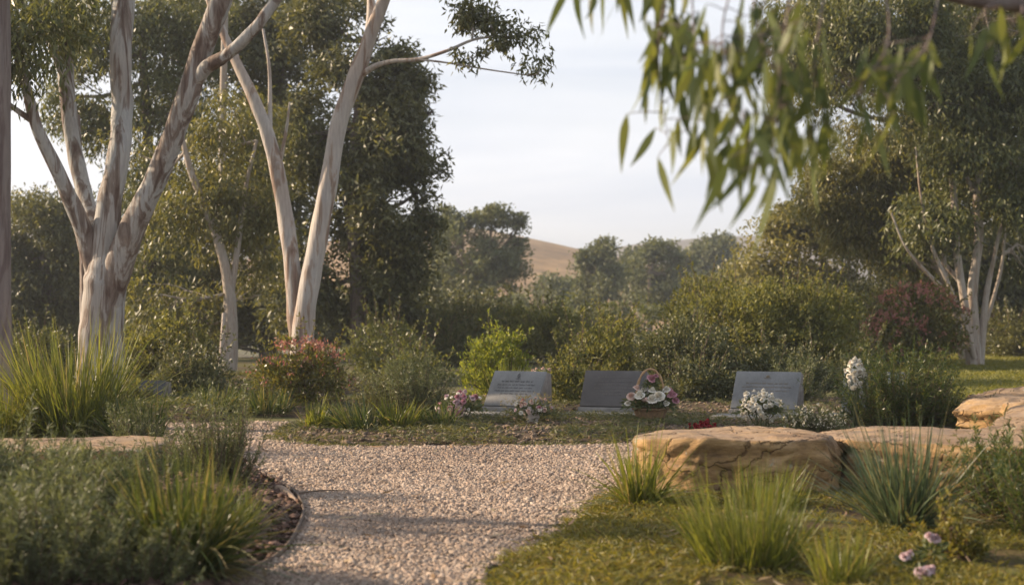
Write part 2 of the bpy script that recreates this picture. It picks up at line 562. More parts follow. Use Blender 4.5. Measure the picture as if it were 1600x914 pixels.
hill('hill', [(-200, 520), (300, 430), (560, 372), (700, 352), (800, 369), (860, 381), (915, 393), (990, 407), (1100, 430), (1300, 470), (1500, 500)], 230, 90, M['hill'], 1)
hill('hill', [(-900, 360), (-300, 322), (30, 334), (200, 345), (600, 400), (860, 412), (980, 384), (1100, 372), (1190, 368), (1350, 350), (1700, 340), (2400, 380)], 480, 150, M['hill_far'], 2)

# gravel path
path_pts = [(-.15, 2.0), G(355, 914), G(440, 870), G(472, 815), G(470, 790), G(455, 770), (-1.45, 8.3), (-1.9, 9.3), (-3.2, 10.0), (-6, 10.3), (-10, 10.3),
            (-10, 12.4), (-6, 12.35), G(280, 662), G(420, 660), G(478, 664), G(432, 676), G(438, 688), G(520, 697), G(650, 698), G(800, 697), G(900, 696), G(1000, 694), (1.25, 10.2), (1.5, 9.2), (.95, 8.6), (.62, 7.6),
            G(940, 790), G(880, 840), G(800, 880), G(760, 914), (.25, 2.0)]
path_poly = path_pts
mb = MB()
PP = smooth_poly(path_poly, 4)
x0, y0 = PP.min(0); x1, y1 = PP.max(0)
mb.add(np.hstack([PP, np.full((len(PP), 1), 0.004)]), np.arange(len(PP))[None])
M['gravel_base'] = ground_mat('gravel base', [(.35, (.24, .18, .14)), (.5, (.32, .25, .20)), (.65, (.40, .33, .27))], 6, fine=70, bstr=1, bd=.02)
go = mb.build('gravel_path', M['gravel_base']); go['kind'] = 'structure'

def pebbles(n, poly, rng, size, flat=0.55, z0=0.004, dens=None, zf=None):
    x, y = scatter_poly(poly, n, rng, dens)
    s = size * np.clip(rng.lognormal(0, .30, n), .4, 1.9)
    s = s * np.where(y > 9, 1.15, 1.0)
    T = np.array([[-1, -1, -1], [1, -1, -1], [1, 1, -1], [-1, 1, -1], [-1, -1, 1], [1, -1, 1], [1, 1, 1], [-1, 1, 1]], float) * .5
    V = T[None] + rng.uniform(-.24, .24, (n, 8, 3))
    V[:, 4:, :2] *= rng.uniform(.45, .9, (n, 1, 1))
    V *= np.stack([s * rng.uniform(.8, 1.6, n), s * rng.uniform(.6, 1.1, n), s * flat * rng.uniform(.6, 1.3, n)], 1)[:, None]
    a = rng.uniform(0, 6.28, n); tx = rng.normal(0, .35, n); ty = rng.normal(0, .35, n)
    ca, sa = np.cos(a), np.sin(a)
    V = V.copy()
    V[..., 2] += V[..., 0] * tx[:, None] + V[..., 1] * ty[:, None]
    X = V[..., 0] * ca[:, None] - V[..., 1] * sa[:, None] + x[:, None]
    Y = V[..., 0] * sa[:, None] + V[..., 1] * ca[:, None] + y[:, None]
    zz = z0 if zf is None else zf(x, y)[:, None]
    Z = V[..., 2] + zz + (s * .2)[:, None]
    F = np.array([[0, 3, 2, 1], [4, 5, 6, 7], [0, 1, 5, 4], [1, 2, 6, 5], [2, 3, 7, 6], [3, 0, 4, 7]])
    mb = MB()
    mb.add(np.stack([X, Y, Z], -1).reshape(-1, 3), (np.arange(n)[:, None, None] * 8 + F[None]).reshape(-1, 4))
    return mb
M['gravel'] = chip_mat('gravel chips', [(.37, .29, .23), (.28, .215, .17), (.45, .37, .30), (.21, .165, .135), (.39, .285, .215), (.32, .255, .21)], .75)
rng = np.random.default_rng(11)
gm = pebbles(210000, PP, rng, .0125, flat=.45, dens=lambda x, y: np.clip(1.25 - (y - 5) * .10, .35, 1) * np.clip(.85 + .6 * sines(x, y, 41, 3), .45, 1))
g = gm.build('gravel', M['gravel']); g['kind'] = 'stuff'; tag(g, 'pinkish beige crushed stone chips covering the path', 'gravel')

# ------------------------------------------------------------------ beds
isl = smooth_poly([G(432, 676), G(438, 688), G(520, 697), G(650, 698), G(800, 697), G(900, 696), G(1000, 694), (1.3, 10.25), (2.4, 10.4), (5.2, 11.2), (5.6, 14), (4, 15.4), (0, 15.6), (-2.2, 15), (-2.6, 13.6), (-1.9, 12.9), G(478, 664)], 4)
M['soil'] = ground_mat('mulched soil', [(.35, (.055, .038, .026)), (.5, (.10, .07, .045)), (.65, (.15, .11, .07))], 5, fine=60)
bed('island_bed', isl, .05, M['soil'], 3, res=.09)
lbed = smooth_poly([(-.9, 4.2), G(356, 914), G(440, 870), G(472, 815), G(470, 790), G(455, 770), (-1.45, 8.3), (-1.9, 9.25), (-3.2, 9.95), (-6, 10.1), (-6, 4.2)], 4)
M['mulch_base'] = ground_mat('dark bark mulch', [(.35, (.03, .018, .013)), (.5, (.06, .035, .025)), (.65, (.10, .06, .045))], 8, fine=80)
bed('mulch_bed', lbed, .06, M['mulch_base'], 5, res=.08)
rbed = smooth_poly([(.30, 3.2), (.0, 5.0), G(800, 880), G(880, 840), G(940, 790), (.62, 7.6), (.95, 8.6), (1.5, 9.2), (1.4, 10.1), (2.5, 10.3), (6, 11), (6, 3.2)], 4)
M['rsoil'] = ground_mat('brown soil with moss', [(.35, (.075, .045, .028)), (.5, (.10, .085, .03)), (.65, (.12, .13, .035))], 2.2, fine=40)
bed('planted_verge', rbed, .04, M['rsoil'], 6, res=.08)
lbank = smooth_poly([(-2.6, 13.2), (-2.2, 15.2), (-2.2, 20), (-9, 20), (-10, 12.6), (-6, 12.5), G(300, 661)], 4)
bed('planted_bank', lbank, .10, M['soil'], 8, res=.12)
# lawn to the right
lawn = smooth_poly([(3.7, 12.6), (6, 11.3), (12, 12), (14, 24), (13, 36), (5.2, 30), (4.6, 23), (4.3, 17)], 4)
M['lawn'] = ground_mat('lawn', [(.35, (.10, .10, .025)), (.5, (.15, .145, .035)), (.65, (.20, .18, .05))], 1.2, fine=30)
bed('lawn', lawn, .04, M['lawn'], 9, res=.2)

# bark mulch chips
rng = np.random.default_rng(5)
mm = pebbles(11000, lbed, rng, .024, flat=.16, dens=lambda x, y: np.where(poly_dist(x, y, lbed) < 1.1, 1, .25),
             zf=lambda x, y: bed_z(lbed, x, y, .06, 5))
M['chips'] = chip_mat('bark chips', [(.05, .03, .022), (.10, .055, .04), (.16, .095, .07), (.07, .04, .03)], .8)
g = mm.build('bark_mulch', M['chips']); g['kind'] = 'stuff'; tag(g, 'dark brown bark chips inside the curved garden edging', 'mulch')
mm = pebbles(9000, isl, rng, .020, flat=.4, dens=lambda x, y: np.where(y < 12.5, 1, .3), zf=lambda x, y: bed_z(isl, x, y, .05, 3))
M['litter'] = chip_mat('leaf litter', [(.10, .07, .05), (.16, .115, .08), (.24, .18, .13), (.07, .05, .035)], .85)
g = mm.build('leaf_litter', M['litter']); g['kind'] = 'stuff'; tag(g, 'brown leaf litter and soil crumbs in front of the memorial stones', 'leaf litter')

rng = np.random.default_rng(88)
fx, fy = scatter_poly(PP, 260, rng, lambda x, y: np.clip(.12 + np.exp(-poly_dist(x, y, PP) / .22), 0, 1))
fx2, fy2 = scatter_poly(rbed, 260, rng)
fx = np.concatenate([fx, fx2]); fy = np.concatenate([fy, fy2]); k = len(fx)
a = rng.uniform(0, 6.28, k)
mb = MB()
strips(mb, np.stack([fx, fy, np.where(np.arange(k) < 260, .022, .07)], 1), np.stack([np.cos(a), np.sin(a), rng.uniform(-.05, .2, k)], 1), rng.uniform(.05, .11, k), .016, rng, 5,
       prof=[.15, .8, 1, .8, .45, .05], side=np.stack([-np.sin(a), np.cos(a), rng.normal(0, .3, k)], 1), bend=np.stack([rng.normal(0, .2, k), rng.normal(0, .2, k), rng.uniform(-.1, .15, k)], 1))
M['fallen'] = leaf_mat('fallen gum leaf', [(.20, .11, .055), (.30, .19, .10), (.36, .27, .17), (.15, .09, .05), (.22, .20, .10)], .1, rough=.6, nscale=4)
tag(mb.build('fallen_leaves', M['fallen']), 'dry brown fallen gum leaves scattered over path edge and verge', 'fallen leaves', kind='stuff')

def edge_grass(name, label, poly, sel, zf, n, seed, mat, L=.05, spread=.045):
    rng = np.random.default_rng(seed)
    pc = np.vstack([poly, poly[:1]])
    sg = np.linalg.norm(np.diff(pc, axis=0), axis=1); cu = np.concatenate([[0], np.cumsum(sg)])
    u = rng.uniform(0, cu[-1], n * 4)
    x = np.interp(u, cu, pc[:, 0]); y = np.interp(u, cu, pc[:, 1])
    lump = sines(x, y, seed, 7) > -.15
    k = sel(x, y) & lump
    x, y = x[k][:n], y[k][:n]
    x = x + rng.normal(0, spread, len(x)); y = y + rng.normal(0, spread, len(x))
    d = rng.normal(size=(len(x), 3)) * np.array([.8, .8, .3]); d[:, 2] = np.abs(d[:, 2]) + .5
    mb = MB()
    strips(mb, np.stack([x, y, np.full(len(x), .006)], 1), d, L * rng.uniform(.5, 1.5, len(x)), .0055, rng, 3, prof=BLADE(3), bend=np.stack([d[:, 0] * .4, d[:, 1] * .4, -np.full(len(x), .35)], 1))
    tag(mb.build(name, mat), label, 'grass', kind='stuff')
edge_grass('edge_grass', 'ragged grass spilling from the right hand verge onto the gravel', rbed, lambda x, y: (x < 1.0) & (y < 8.5) & (x < .1 + .2 * (y - 4)), None, 9000, 91, M['mosscover'])
edge_grass('edge_grass', 'ragged low grass along the front edge of the memorial bed', isl, lambda x, y: (y < 10.9) & (x < 1.4), None, 8000, 92, M['strip'])

# curved garden edging of the mulch bed
edge_pts = catmull(np.array([[*(G(340, 922)[:2]), .015], [*(G(356, 913)[:2]), .015], [*(G(440, 870)[:2]), .016], [*(G(473, 815)[:2]), .018], [*(G(471, 790)[:2]), .018], [*(G(456, 770)[:2]), .018], [-1.45, 8.3, .018]]), 60)
mb = MB()
N = len(edge_pts)
T = nrm(np.gradient(edge_pts, axis=0)); S_ = np.stack([T[:, 1], -T[:, 0], 0 * T[:, 0]], 1) * .006
top = np.array([0, 0, .014])
ring = np.stack([edge_pts - S_ - top, edge_pts + S_ - top, edge_pts + S_ + top, edge_pts - S_ + top], 1)
i = np.arange(N - 1)[:, None] * 4; j = np.arange(4)[None]; j2 = (j + 1) % 4
mb.add(ring.reshape(-1, 3), np.stack([i + j, i + j2, i + 4 + j2, i + 4 + j], -1).reshape(-1, 4))
M['edging'] = plain('weathered edging', (.10, .07, .05), .7, .3, 15, .35)
tag(mb.build('garden_edging', M['edging']), 'low curved brown edging strip between dark mulch and gravel path', 'edging')

# ------------------------------------------------------------------ low plant cover
def cover(name, poly, n, L, Wd, mat, label, cat, seed, zf, up=.6, dens=None, clump=None):
    rng = np.random.default_rng(seed)
    x, y = scatter_poly(poly, n, rng, dens)
    if clump:
        k = int(n / clump)
        idx = rng.integers(0, k, n)
        x = x[idx] + rng.normal(0, L * .7, n); y = y[idx] + rng.normal(0, L * .7, n)
        ok = inpoly(x, y, poly); x, y = x[ok], y[ok]
    n = len(x)
    z = zf(x, y)
    d = rng.normal(size=(n, 3)); d[:, 2] = np.abs(d[:, 2]) * up + up
    l = L * rng.uniform(.5, 1.5, n)
    mb = MB()
    pos = np.stack([x, y, z - .003], 1)
    if clump:
        pos[:, 2] += rng.uniform(0, L, n) * .8
    strips(mb, pos, d, l, Wd, rng, 2, prof=[.7, 1, .08], bend=np.stack([d[:, 0] * .3, d[:, 1] * .3, -np.ones(n) * .25], 1))
    o = mb.build(name, mat)
    o['kind'] = 'stuff'
    return tag(o, label, cat)

rz_ = lambda x, y: bed_z(rbed, x, y, .04, 6)
def rdens(x, y):
    s = sines(x, y, 21, 3.2)
    left = np.clip((0.9 + .25 * (y - 5) - x) / .7, 0, 1)
    return np.clip(.12 + .9 * left + .8 * (s > .05), 0, 1)
cover('ground_cover', rbed, 120000, .034, .0055, M['mosscover'], 'yellow green creeping ground cover spreading beside the path in front of the rocks', 'ground cover', 31, rz_, .6, rdens, clump=14)
iz_ = lambda x, y: bed_z(isl, x, y, .05, 3)
cover('short_grass', isl, 30000, .045, .006, M['strip'], 'short patchy grass strip in front of the memorial stones', 'grass', 32, iz_, .5,
      lambda x, y: np.clip((sines(x, y, 23, 3.5) > -.12) * np.where(y < 12.4, 1.0, .35) + .12, 0, 1) * np.where(x > 1.5, .5, 1), clump=6)
cover('lawn_grass', lawn, 50000, .06, .012, M['lawn_blade'], 'sunlit golden green lawn behind the right hand rocks', 'grass', 33, lambda x, y: bed_z(lawn, x, y, .04, 9), .7)
cover('bank_cover', lbank, 16000, .06, .014, M['strip'], 'low green growth along the far side of the path', 'ground cover', 34, lambda x, y: bed_z(lbank, x, y, .10, 8), .6, lambda x, y: np.where(y < 15, 1, .3), clump=8)

# ------------------------------------------------------------------ tussocks
def tussock(px, py, h, mat, label, seed, n=420, w=.007, spread=.75, droop=.5, base_r=.07, d=None, cat='grass clump', group=None, name='grass_tussock', z=None, dry=.10, seg=6):
    rng = np.random.default_rng(seed)
    if d is None:
        b = G(px, py)
    else:
        b = np.array([(px - 800) / FPX * d, d, 0.0])
    b[2] = z if z is not None else .05
    a = rng.uniform(0, 2 * np.pi, n)
    lean = np.abs(rng.normal(0, .55, n)) * spread + .05
    dirs = np.stack([np.cos(a) * np.sin(lean), np.sin(a) * np.sin(lean), np.cos(lean)], 1)
    dirs = nrm(dirs + np.array([rng.normal(0, .13), rng.normal(0, .08), 0]) + rng.normal(0, .05, (n, 3)))
    broke = rng.uniform(size=n) < .12
    r = base_r * np.sqrt(rng.uniform(size=n))
    a2 = a + rng.normal(0, .6, n)
    pos = b + np.stack([np.cos(a2) * r, np.sin(a2) * r, -rng.uniform(.0, .03, n)], 1)
    L = h * rng.uniform(.40, 1.15, n) * (1 + .12 * np.sin(a * 2 + seed)) * (1 - .12 * lean)
    bend = np.stack([dirs[:, 0] * .55, dirs[:, 1] * .55, -np.sin(lean) * rng.uniform(.5, 1.2, n)], 1) * (droop * rng.uniform(.3, 1.3, n) * np.where(broke, 2.4, 1))[:, None]
    root = thing(name, label, cat, b, group)
    def part(mask, nm, m_):
        mb = MB()
        k = mask.sum()
        side = np.cross(dirs[mask], np.array([0, 0, 1.0])) + rng.normal(0, .35, (k, 3))
        strips(mb, pos[mask], dirs[mask], L[mask], w * rng.uniform(.6, 1.3, k), rng, seg, prof=BLADE(seg), bend=bend[mask], side=side)
        return mb.build(nm, m_, root)
    is_dry = rng.uniform(size=n) < dry
    part(~is_dry, 'blades', mat)
    if dry > 0 and is_dry.sum() > 2:
        part(is_dry, 'dry_blades', M['dry'])
    th = MB(); k = n // 3
    a = rng.uniform(0, 2 * np.pi, k)
    dd = np.stack([np.cos(a), np.sin(a), rng.uniform(-.1, 1.0, k)], 1)
    pp = b + np.stack([np.cos(a) * base_r * rng.uniform(.3, 1.1, k), np.sin(a) * base_r * rng.uniform(.3, 1.1, k), np.full(k, -.02)], 1)
    strips(th, pp, dd, h * rng.uniform(.15, .45, k), w * .9, rng, 4, prof=BLADE(4), bend=np.stack([dd[:, 0] * .3, dd[:, 1] * .3, -np.ones(k) * .7], 1))
    th.build('dead_thatch', M['dry'], root)
    return root

TG = 'strappy grass clumps in the garden beds'
tussock(115, 712, .80, M['tussock'], 'largest bright yellow green grass clump, behind the low stone ledge at left', 101, 1100, .012, .72, .35, .26, d=9.7, group=TG, z=.12)
tussock(15, 712, .50, M['tussock'], 'grass clump at the left edge of the photo behind the stone ledge', 102, 600, .008, .8, .4, .2, d=9.6, group=TG, z=.12)
tussock(215, 712, .42, M['tussock_dark'], 'low dark grass clump at the right end of the stone ledge', 103, 600, .008, .95, .5, .16, d=9.5, group=TG, z=.1)
tussock(285, 905, .46, M['tussock_dark'], 'large arching dark green grass clump at the bottom left on the mulch', 104, 1200, .009, 1.0, .55, .14, group=TG)
tussock(360, 845, .24, M['tussock'], 'short green grass clump beside the mulch edge under the upright bush', 106, 420, .006, .8, .4, .10, group=TG)
tussock(1000, 805, .42, M['tussock'], 'green grass clump leaning over the gravel at the left end of the sandstone rock', 107, 330, .009, 1.25, .55, .07, group=TG)
tussock(1165, 905, .36, M['tussock'], 'soft upright green grass clump at the bottom, right of the path', 108, 800, .006, .6, .35, .16, group=TG)
tussock(1195, 810, .24, M['tussock'], 'fine grass clump right against the front face of the sandstone rock', 109, 500, .005, .6, .35, .14, group=TG)
tussock(1412, 842, .48, M['tussock_blue'], 'blue green spiky grass clump in front of the long flat rock', 110, 620, .009, .95, .3, .09, group=TG)
tussock(1310, 935, .24, M['tussock'], 'small grass clump cut by the bottom edge, left of the pink flowers', 111, 200, .007, .7, .4, .08, group=TG)
tussock(500, 690, .27, M['tussock'], 'strappy clump at the left tip of the memorial bed', 112, 340, .014, 1.05, .75, .12, d=11.2, group=TG)
tussock(560, 690, .32, M['tussock_dark'], 'strappy clump second from the left tip of the memorial bed', 113, 340, .014, 1.05, .75, .14, d=11.0, group=TG)
tussock(625, 690, .30, M['tussock'], 'strappy clump third from the left tip of the memorial bed', 114, 340, .014, 1.05, .75, .14, d=11.1, group=TG)
tussock(685, 690, .25, M['tussock_dark'], 'strappy clump nearest the pink posy left of the first stone', 115, 340, .014, 1.05, .75, .12, d=11.1, group=TG)
tussock(795, 640, .45, M['lime'], 'bright upright yellow green clump just behind the first memorial stone', 116, 300, .010, .5, .3, .14, d=13.6, group=TG)
tussock(340, 655, .30, M['tussock_dark'], 'dark low clump beyond the far edge of the path at left', 117, 400, .010, .9, .4, .2, d=13.3, group=TG)
tussock(420, 655, .28, M['tussock_dark'], 'dark low clump under the bronze pink tipped bush', 118, 380, .010, .9, .4, .2, d=13.2, group=TG)
tussock(1475, 665, .42, M['tussock'], 'wispy grass clump at the right side of the dark needle bush', 119, 260, .006, .8, .45, .12, d=11.3, group=TG, dry=.3)
tussock(1385, 640, .52, M['tussock'], 'tall wispy grass clump rising out of the dark needle bush', 120, 260, .006, .6, .4, .12, d=11.9, group=TG, dry=.25)
tussock(1565, 690, .3, M['tussock_dark'], 'dark grass clump at the right edge on the long rock side', 121, 300, .007, .9, .4, .1, d=6.9, group=TG)

# ------------------------------------------------------------------ needle bushes (rosemary like)
def sprig_bush(px, py, rx, h, mat, label, seed, stems=90, per=60, leafL=.026, leafW=.005, d=None, upright=.5, name='rosemary_bush', group=None, flowers=None, nfl=0, cat='bush', z=.04):
    rng = np.random.default_rng(seed)
    b = G(px, py) if d is None else np.array([(px - 800) / FPX * d, d, 0.0])
    b[2] = z
    root = thing(name, label, cat, b, group)
    tw = MB(); lf = MB()
    a = rng.uniform(0, 2 * np.pi, stems); lean = np.abs(rng.normal(0, .5, stems)) * (1.3 - upright)
    r = rx * .35 * np.sqrt(rng.uniform(size=stems))
    tips = []
    PS, DS = [], []
    for k in range(stems):
        dr = np.array([math.cos(a[k]) * math.sin(lean[k]), math.sin(a[k]) * math.sin(lean[k]), math.cos(lean[k])])
        p0 = b + np.array([math.cos(a[k]) * r[k], math.sin(a[k]) * r[k], -.01])
        L = h * rng.uniform(.4, 1.3)
        rx_ = rx * .9
        p1 = p0 + dr * L * .5 + np.array([dr[0], dr[1], 0]) * rx_ * .25
        p2 = p0 + dr * L + np.array([dr[0], dr[1], 0]) * rx_ * .3 + np.array([0, 0, .12 * L]) + rng.normal(0, .02, 3)
        c = catmull([p0, p1, p2], 12)
        tube(tw, c[::3], [.003, .0025, .002, .0012], 4, n=6)
        tips.append(p2)
        t = rng.uniform(.18, 1, per)
        q = np.stack([np.interp(t, np.linspace(0, 1, 12), c[:, i_]) for i_ in range(3)], 1)
        tg = nrm(c[-1] - c[0])
        PS.append(q)
        DS.append(tg * .75 + nrm(rng.normal(size=(per, 3))) * .8)
    PS = np.concatenate(PS); DS = np.concatenate(DS)
    strips(lf, PS, DS, leafL * rng.uniform(.6, 1.3, len(PS)), leafW, rng, 1)
    tw.build('stems', M['twig'], root)
    lf.build('foliage', mat, root)
    if flowers is not None:
        fb = MB()
        sel = PS[rng.integers(0, len(PS), nfl)] + rng.normal(0, .01, (nfl, 3))
        sel = sel[sel[:, 2] > b[2] + h * .45]
        k = len(sel)
        for q in range(4):
            strips(fb, sel, rng.normal(size=(k, 3)) + np.array([0, -.3, .4]), .014, .011, rng, 1)
        fb.build('blossoms', flowers, root)
    return root

M['white_fl'] = leaf_mat('cream petal', [(.62, .58, .50), (.75, .72, .66), (.55, .50, .40)], .3, (1, .95, .85), rough=.6)
SB = 'grey green needle bushes'
sprig_bush(350, 790, .24, .42, M['rosemary'], 'upright grey green needle bush between stone ledge and gravel path', 201, 130, 75, d=7.5, upright=.75, group=SB)
sprig_bush(300, 770, .18, .22, M['rosemary'], 'lower grey green bush just left of the upright needle bush', 202, 70, 70, d=7.9, upright=.5, group=SB)
sprig_bush(60, 900, .55, .26, M['rosemary'], 'broad grey green needle bush filling the lower left corner', 203, 165, 90, .038, .0055, d=6.2, upright=.72, group=SB)
sprig_bush(165, 870, .45, .23, M['rosemary'], 'grey green needle bush behind the dark arching grass at bottom left', 204, 125, 85, .038, .0055, d=6.5, upright=.72, group=SB)
sprig_bush(-60, 940, .45, .40, M['rosemary'], 'tall grey green needle bush cut by the left edge of the photo', 205, 120, 85, .038, .0055, d=5.9, upright=.72, group=SB)
sprig_bush(90, 960, .40, .32, M['rosemary'], 'nearest grey green needle bush at the bottom left edge', 206, 95, 80, .038, .0055, d=5.2, upright=.72, group=SB)
sprig_bush(1410, 665, .50, .50, M['tussock_dark'], 'dark green needle bush on the bed behind the long flat rock', 207, 300, 80, .045, .007, d=11.2, upright=.15, group=SB)
sprig_bush(1265, 668, .3, .17, M['rosemary'], 'low pale flowering bush behind the rocks, right of the white bouquet', 208, 220, 50, .022, .006, d=10.3, upright=.3, name='flowering_bush', flowers=M['white_fl'], nfl=900, z=.06)
sprig_bush(640, 655, .42, .42, M['rosemary'], 'soft grey green bush with seed heads behind the strappy clumps', 209, 220, 70, .035, .007, d=12.2, upright=.6, group=SB)
sprig_bush(600, 655, .3, .30, M['strip'], 'small olive bush left of the soft grey green bush', 210, 120, 60, .035, .007, d=12.4, upright=.5, group=SB)
sprig_bush(205, 705, .22, .22, M['rosemary'], 'low grey bush trailing over the right end of the stone ledge', 211, 80, 60, d=9.0, upright=.2, group=SB, z=.1)
sprig_bush(1245, 655, .25, .36, M['rosemary'], 'silvery bush just right of the third memorial stone', 212, 120, 60, .035, .007, d=14.2, upright=.5, group=SB)

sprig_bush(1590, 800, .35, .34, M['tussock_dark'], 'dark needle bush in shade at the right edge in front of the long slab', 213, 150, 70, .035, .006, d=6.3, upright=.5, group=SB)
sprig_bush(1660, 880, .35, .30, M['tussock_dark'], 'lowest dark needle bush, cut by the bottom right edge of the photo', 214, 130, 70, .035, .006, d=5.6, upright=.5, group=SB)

sprig_bush(60, 1040, .42, .26, M['rosemary'], 'low grey green bush along the very bottom left corner', 215, 110, 80, .038, .0055, d=4.75, upright=.72, group=SB)
sprig_bush(215, 1010, .32, .20, M['rosemary'], 'low grey green bush at the bottom edge in front of the arching dark grass', 216, 110, 70, d=4.75, upright=.4, group=SB, leafW=.006)

# ------------------------------------------------------------------ leafy shrubs
def blob_leaves(rng, c, rad, nclump, cr, per, bias=.5, lo=-1.0):
    """leaf positions: clumps spread through an ellipsoid"""
    u = nrm(rng.normal(size=(nclump * 2, 3)))
    u = u[u[:, 2] > lo][:nclump]
    k = len(u)
    r = rng.uniform(.0, 1, k) ** bias
    cc = c + u * r[:, None] * rad * (1 + .12 * rng.normal(size=(k, 1)))
    s = cr * rng.uniform(.55, 1.4, k)
    pos = np.repeat(cc, per, 0) + np.clip(rng.normal(size=(k * per, 3)), -1.7, 1.7) * np.repeat(s, per)[:, None] * np.array([1, 1, .75])
    return cc, pos, np.repeat(u, per, 0)

def shrub(name, label, blobs, mat, seed, cat='shrub', cr=.10, per=60, L=.05, Wd=.022, nper=60, tips=None, ntips=0, up=.5, group=None, base=None, stemmat=None, tipL=None):
    """blobs: (px, py, rx_px, ry_px, depth, rd_m, nclump)"""
    rng = np.random.default_rng(seed)
    cs = [P(b[0], b[1], b[4]) for b in blobs]
    c0 = np.mean(cs, 0)
    basep = np.array([c0[0], c0[1], 0.02]) if base is None else np.array(base)
    root = thing(name, label, cat, basep, group)
    lf = MB(); tw = MB(); tp = MB()
    for b, c in zip(blobs, cs):
        rad = np.array([b[2] / FPX * b[4], b[5], b[3] / FPX * b[4]])
        cc, pos, out = blob_leaves(rng, c, rad, b[6], cr * .8, per, .42)
        ok = pos[:, 2] > .03
        pos, out = pos[ok], out[ok]
        d = out * .5 + np.array([0, 0, up]) + nrm(rng.normal(size=pos.shape)) * .8
        strips(lf, pos, d, L * rng.uniform(.6, 1.3, len(pos)), Wd, rng, 1)
        for k in range(min(14, len(cc))):
            p0 = basep + rng.normal(0, .06, 3) * np.array([1, 1, 0])
            e = cc[k]
            tube(tw, [p0, (p0 * .5 + e * .5) + rng.normal(0, .05, 3), e], [.012, .008, .003], 5, n=8)
        ns = 26
        u = nrm(rng.normal(size=(ns, 3)) * .8 + np.array([0, 0, .9]))
        for k in range(ns):
            p0 = c + u[k] * rad * .8
            e = p0 + (u[k] * .6 + np.array([0, 0, .6]) + rng.normal(0, .25, 3)) * cr * rng.uniform(1.6, 4.2)
            cc2 = tube(tw, [p0, (p0 + e) / 2 + rng.normal(0, cr * .15, 3), e], [cr * .05, cr * .04, cr * .02], 4, n=5)
            t = rng.uniform(.1, 1, 22)[:, None]
            q = p0 * (1 - t) + e * t
            strips(lf, q, nrm(e - p0) * .7 + nrm(rng.normal(size=q.shape)) * .8, L * rng.uniform(.6, 1.2, 22), Wd, rng, 1)
        if tips is not None:
            q = c + nrm(rng.normal(size=(ntips, 3)) * .95 + np.array([0, -.2, 1.2])) * rad * rng.uniform(.95, 1.18, (ntips, 1))
            q = np.repeat(q, 7, 0) + rng.normal(0, .025, (ntips * 7, 3))
            strips(tp, q, nrm(rng.normal(size=q.shape)) + np.array([0, 0, .7]), (tipL or L) * rng.uniform(.6, 1.2, len(q)), Wd * .9, rng, 1)
    lf.build('foliage', mat, root)
    tw.build('stems', stemmat or M['twig'], root)
    if tips is not None:
        tp.build('new_growth', tips, root)['kind'] = 'stuff'
    return root

SH = 'shrubs behind the memorial stones'
shrub('bronze_shrub', 'round bronze green shrub with pink new tips in front of the twin stemmed gum', [(475, 590, 72, 52, 14.2, .42, 120)], M['bronze'], 301, cr=.07, per=55, L=.045, Wd=.02, tips=M['pinktip'], ntips=80)
shrub('bronze_shrub', 'reddish pink topped shrub beside the right hand gum stems', [(1432, 508, 72, 55, 24, .8, 150), (1395, 530, 45, 40, 23.6, .6, 60)], M['bronze'], 302, cr=.13, per=55, L=.08, Wd=.04, tips=M['pinktip'], ntips=120)
shrub('leafy_shrub', 'dark rounded shrub between the big gum trunk and the thin pale trunk', [(285, 610, 55, 50, 14.8, .4, 90), (320, 590, 35, 40, 15.2, .4, 50)], M['glossy'], 303, cr=.08, per=55, L=.05, Wd=.022, group=SH)
shrub('leafy_shrub', 'olive shrub glowing in the light behind the dark rounded shrub', [(275, 545, 45, 50, 17, .4, 70), (225, 580, 40, 50, 17, .4, 50)], M['hedge'], 304, cr=.09, per=50, L=.06, Wd=.026, group=SH)
shrub('leafy_shrub', 'bright yellow green shrub behind and left of the first memorial stone', [(780, 565, 48, 36, 16, .4, 90), (760, 600, 40, 35, 15.6, .3, 50)], M['lime'], 305, cr=.06, per=45, L=.05, Wd=.02, up=1.1, group=SH)
shrub('leafy_shrub', 'feathery grey green shrub in the middle distance left of centre', [(740, 535, 55, 55, 27, 1.0, 110), (700, 545, 40, 40, 26, .6, 60)], M['strip'], 306, cr=.12, per=55, L=.08, Wd=.03, up=.9, group=SH)
shrub('leafy_shrub', 'wide green shrub in the middle distance left of the large hedge', [(860, 525, 60, 40, 28, 1.0, 120), (800, 515, 40, 32, 29, .8, 60)], M['hedge'], 307, cr=.12, per=55, L=.08, Wd=.035, up=.8, group=SH)
shrub('leafy_shrub', 'pale green shrub directly between the first and second memorial stones', [(930, 580, 60, 60, 16, .6, 140), (885, 615, 35, 45, 14.4, .35, 60), (960, 540, 45, 40, 17.5, .5, 70)], M['hedge'], 308, cr=.08, per=55, L=.05, Wd=.022, group=SH)
shrub('leafy_shrub', 'glossy small leaved shrub behind the flower basket', [(1070, 560, 75, 62, 15.5, .6, 220), (1090, 610, 70, 40, 14.6, .4, 120)], M['glossy'], 309, cr=.08, per=60, L=.04, Wd=.022, group=SH)
shrub('leafy_shrub', 'tall light green hedge shrub behind the third memorial stone', [(1190, 520, 130, 75, 18.5, .9, 330), (1100, 490, 60, 50, 19.5, .7, 90), (1270, 500, 70, 60, 19, .8, 160)], M['hedge'], 310, cr=.10, per=60, L=.06, Wd=.026, group=SH)
shrub('leafy_shrub', 'dark green shrub filling the ground behind the third and fourth stones', [(1210, 585, 120, 40, 15.8, .5, 220)], M['glossy'], 311, cr=.09, per=55, L=.045, Wd=.022, group=SH)
shrub('leafy_shrub', 'shaded shrub beneath the right hand tree row', [(1340, 500, 70, 60, 26, 1, 140), (1330, 570, 50, 30, 21, .5, 60)], M['gum_dark'], 312, cr=.13, per=60, L=.08, Wd=.035, group=SH)
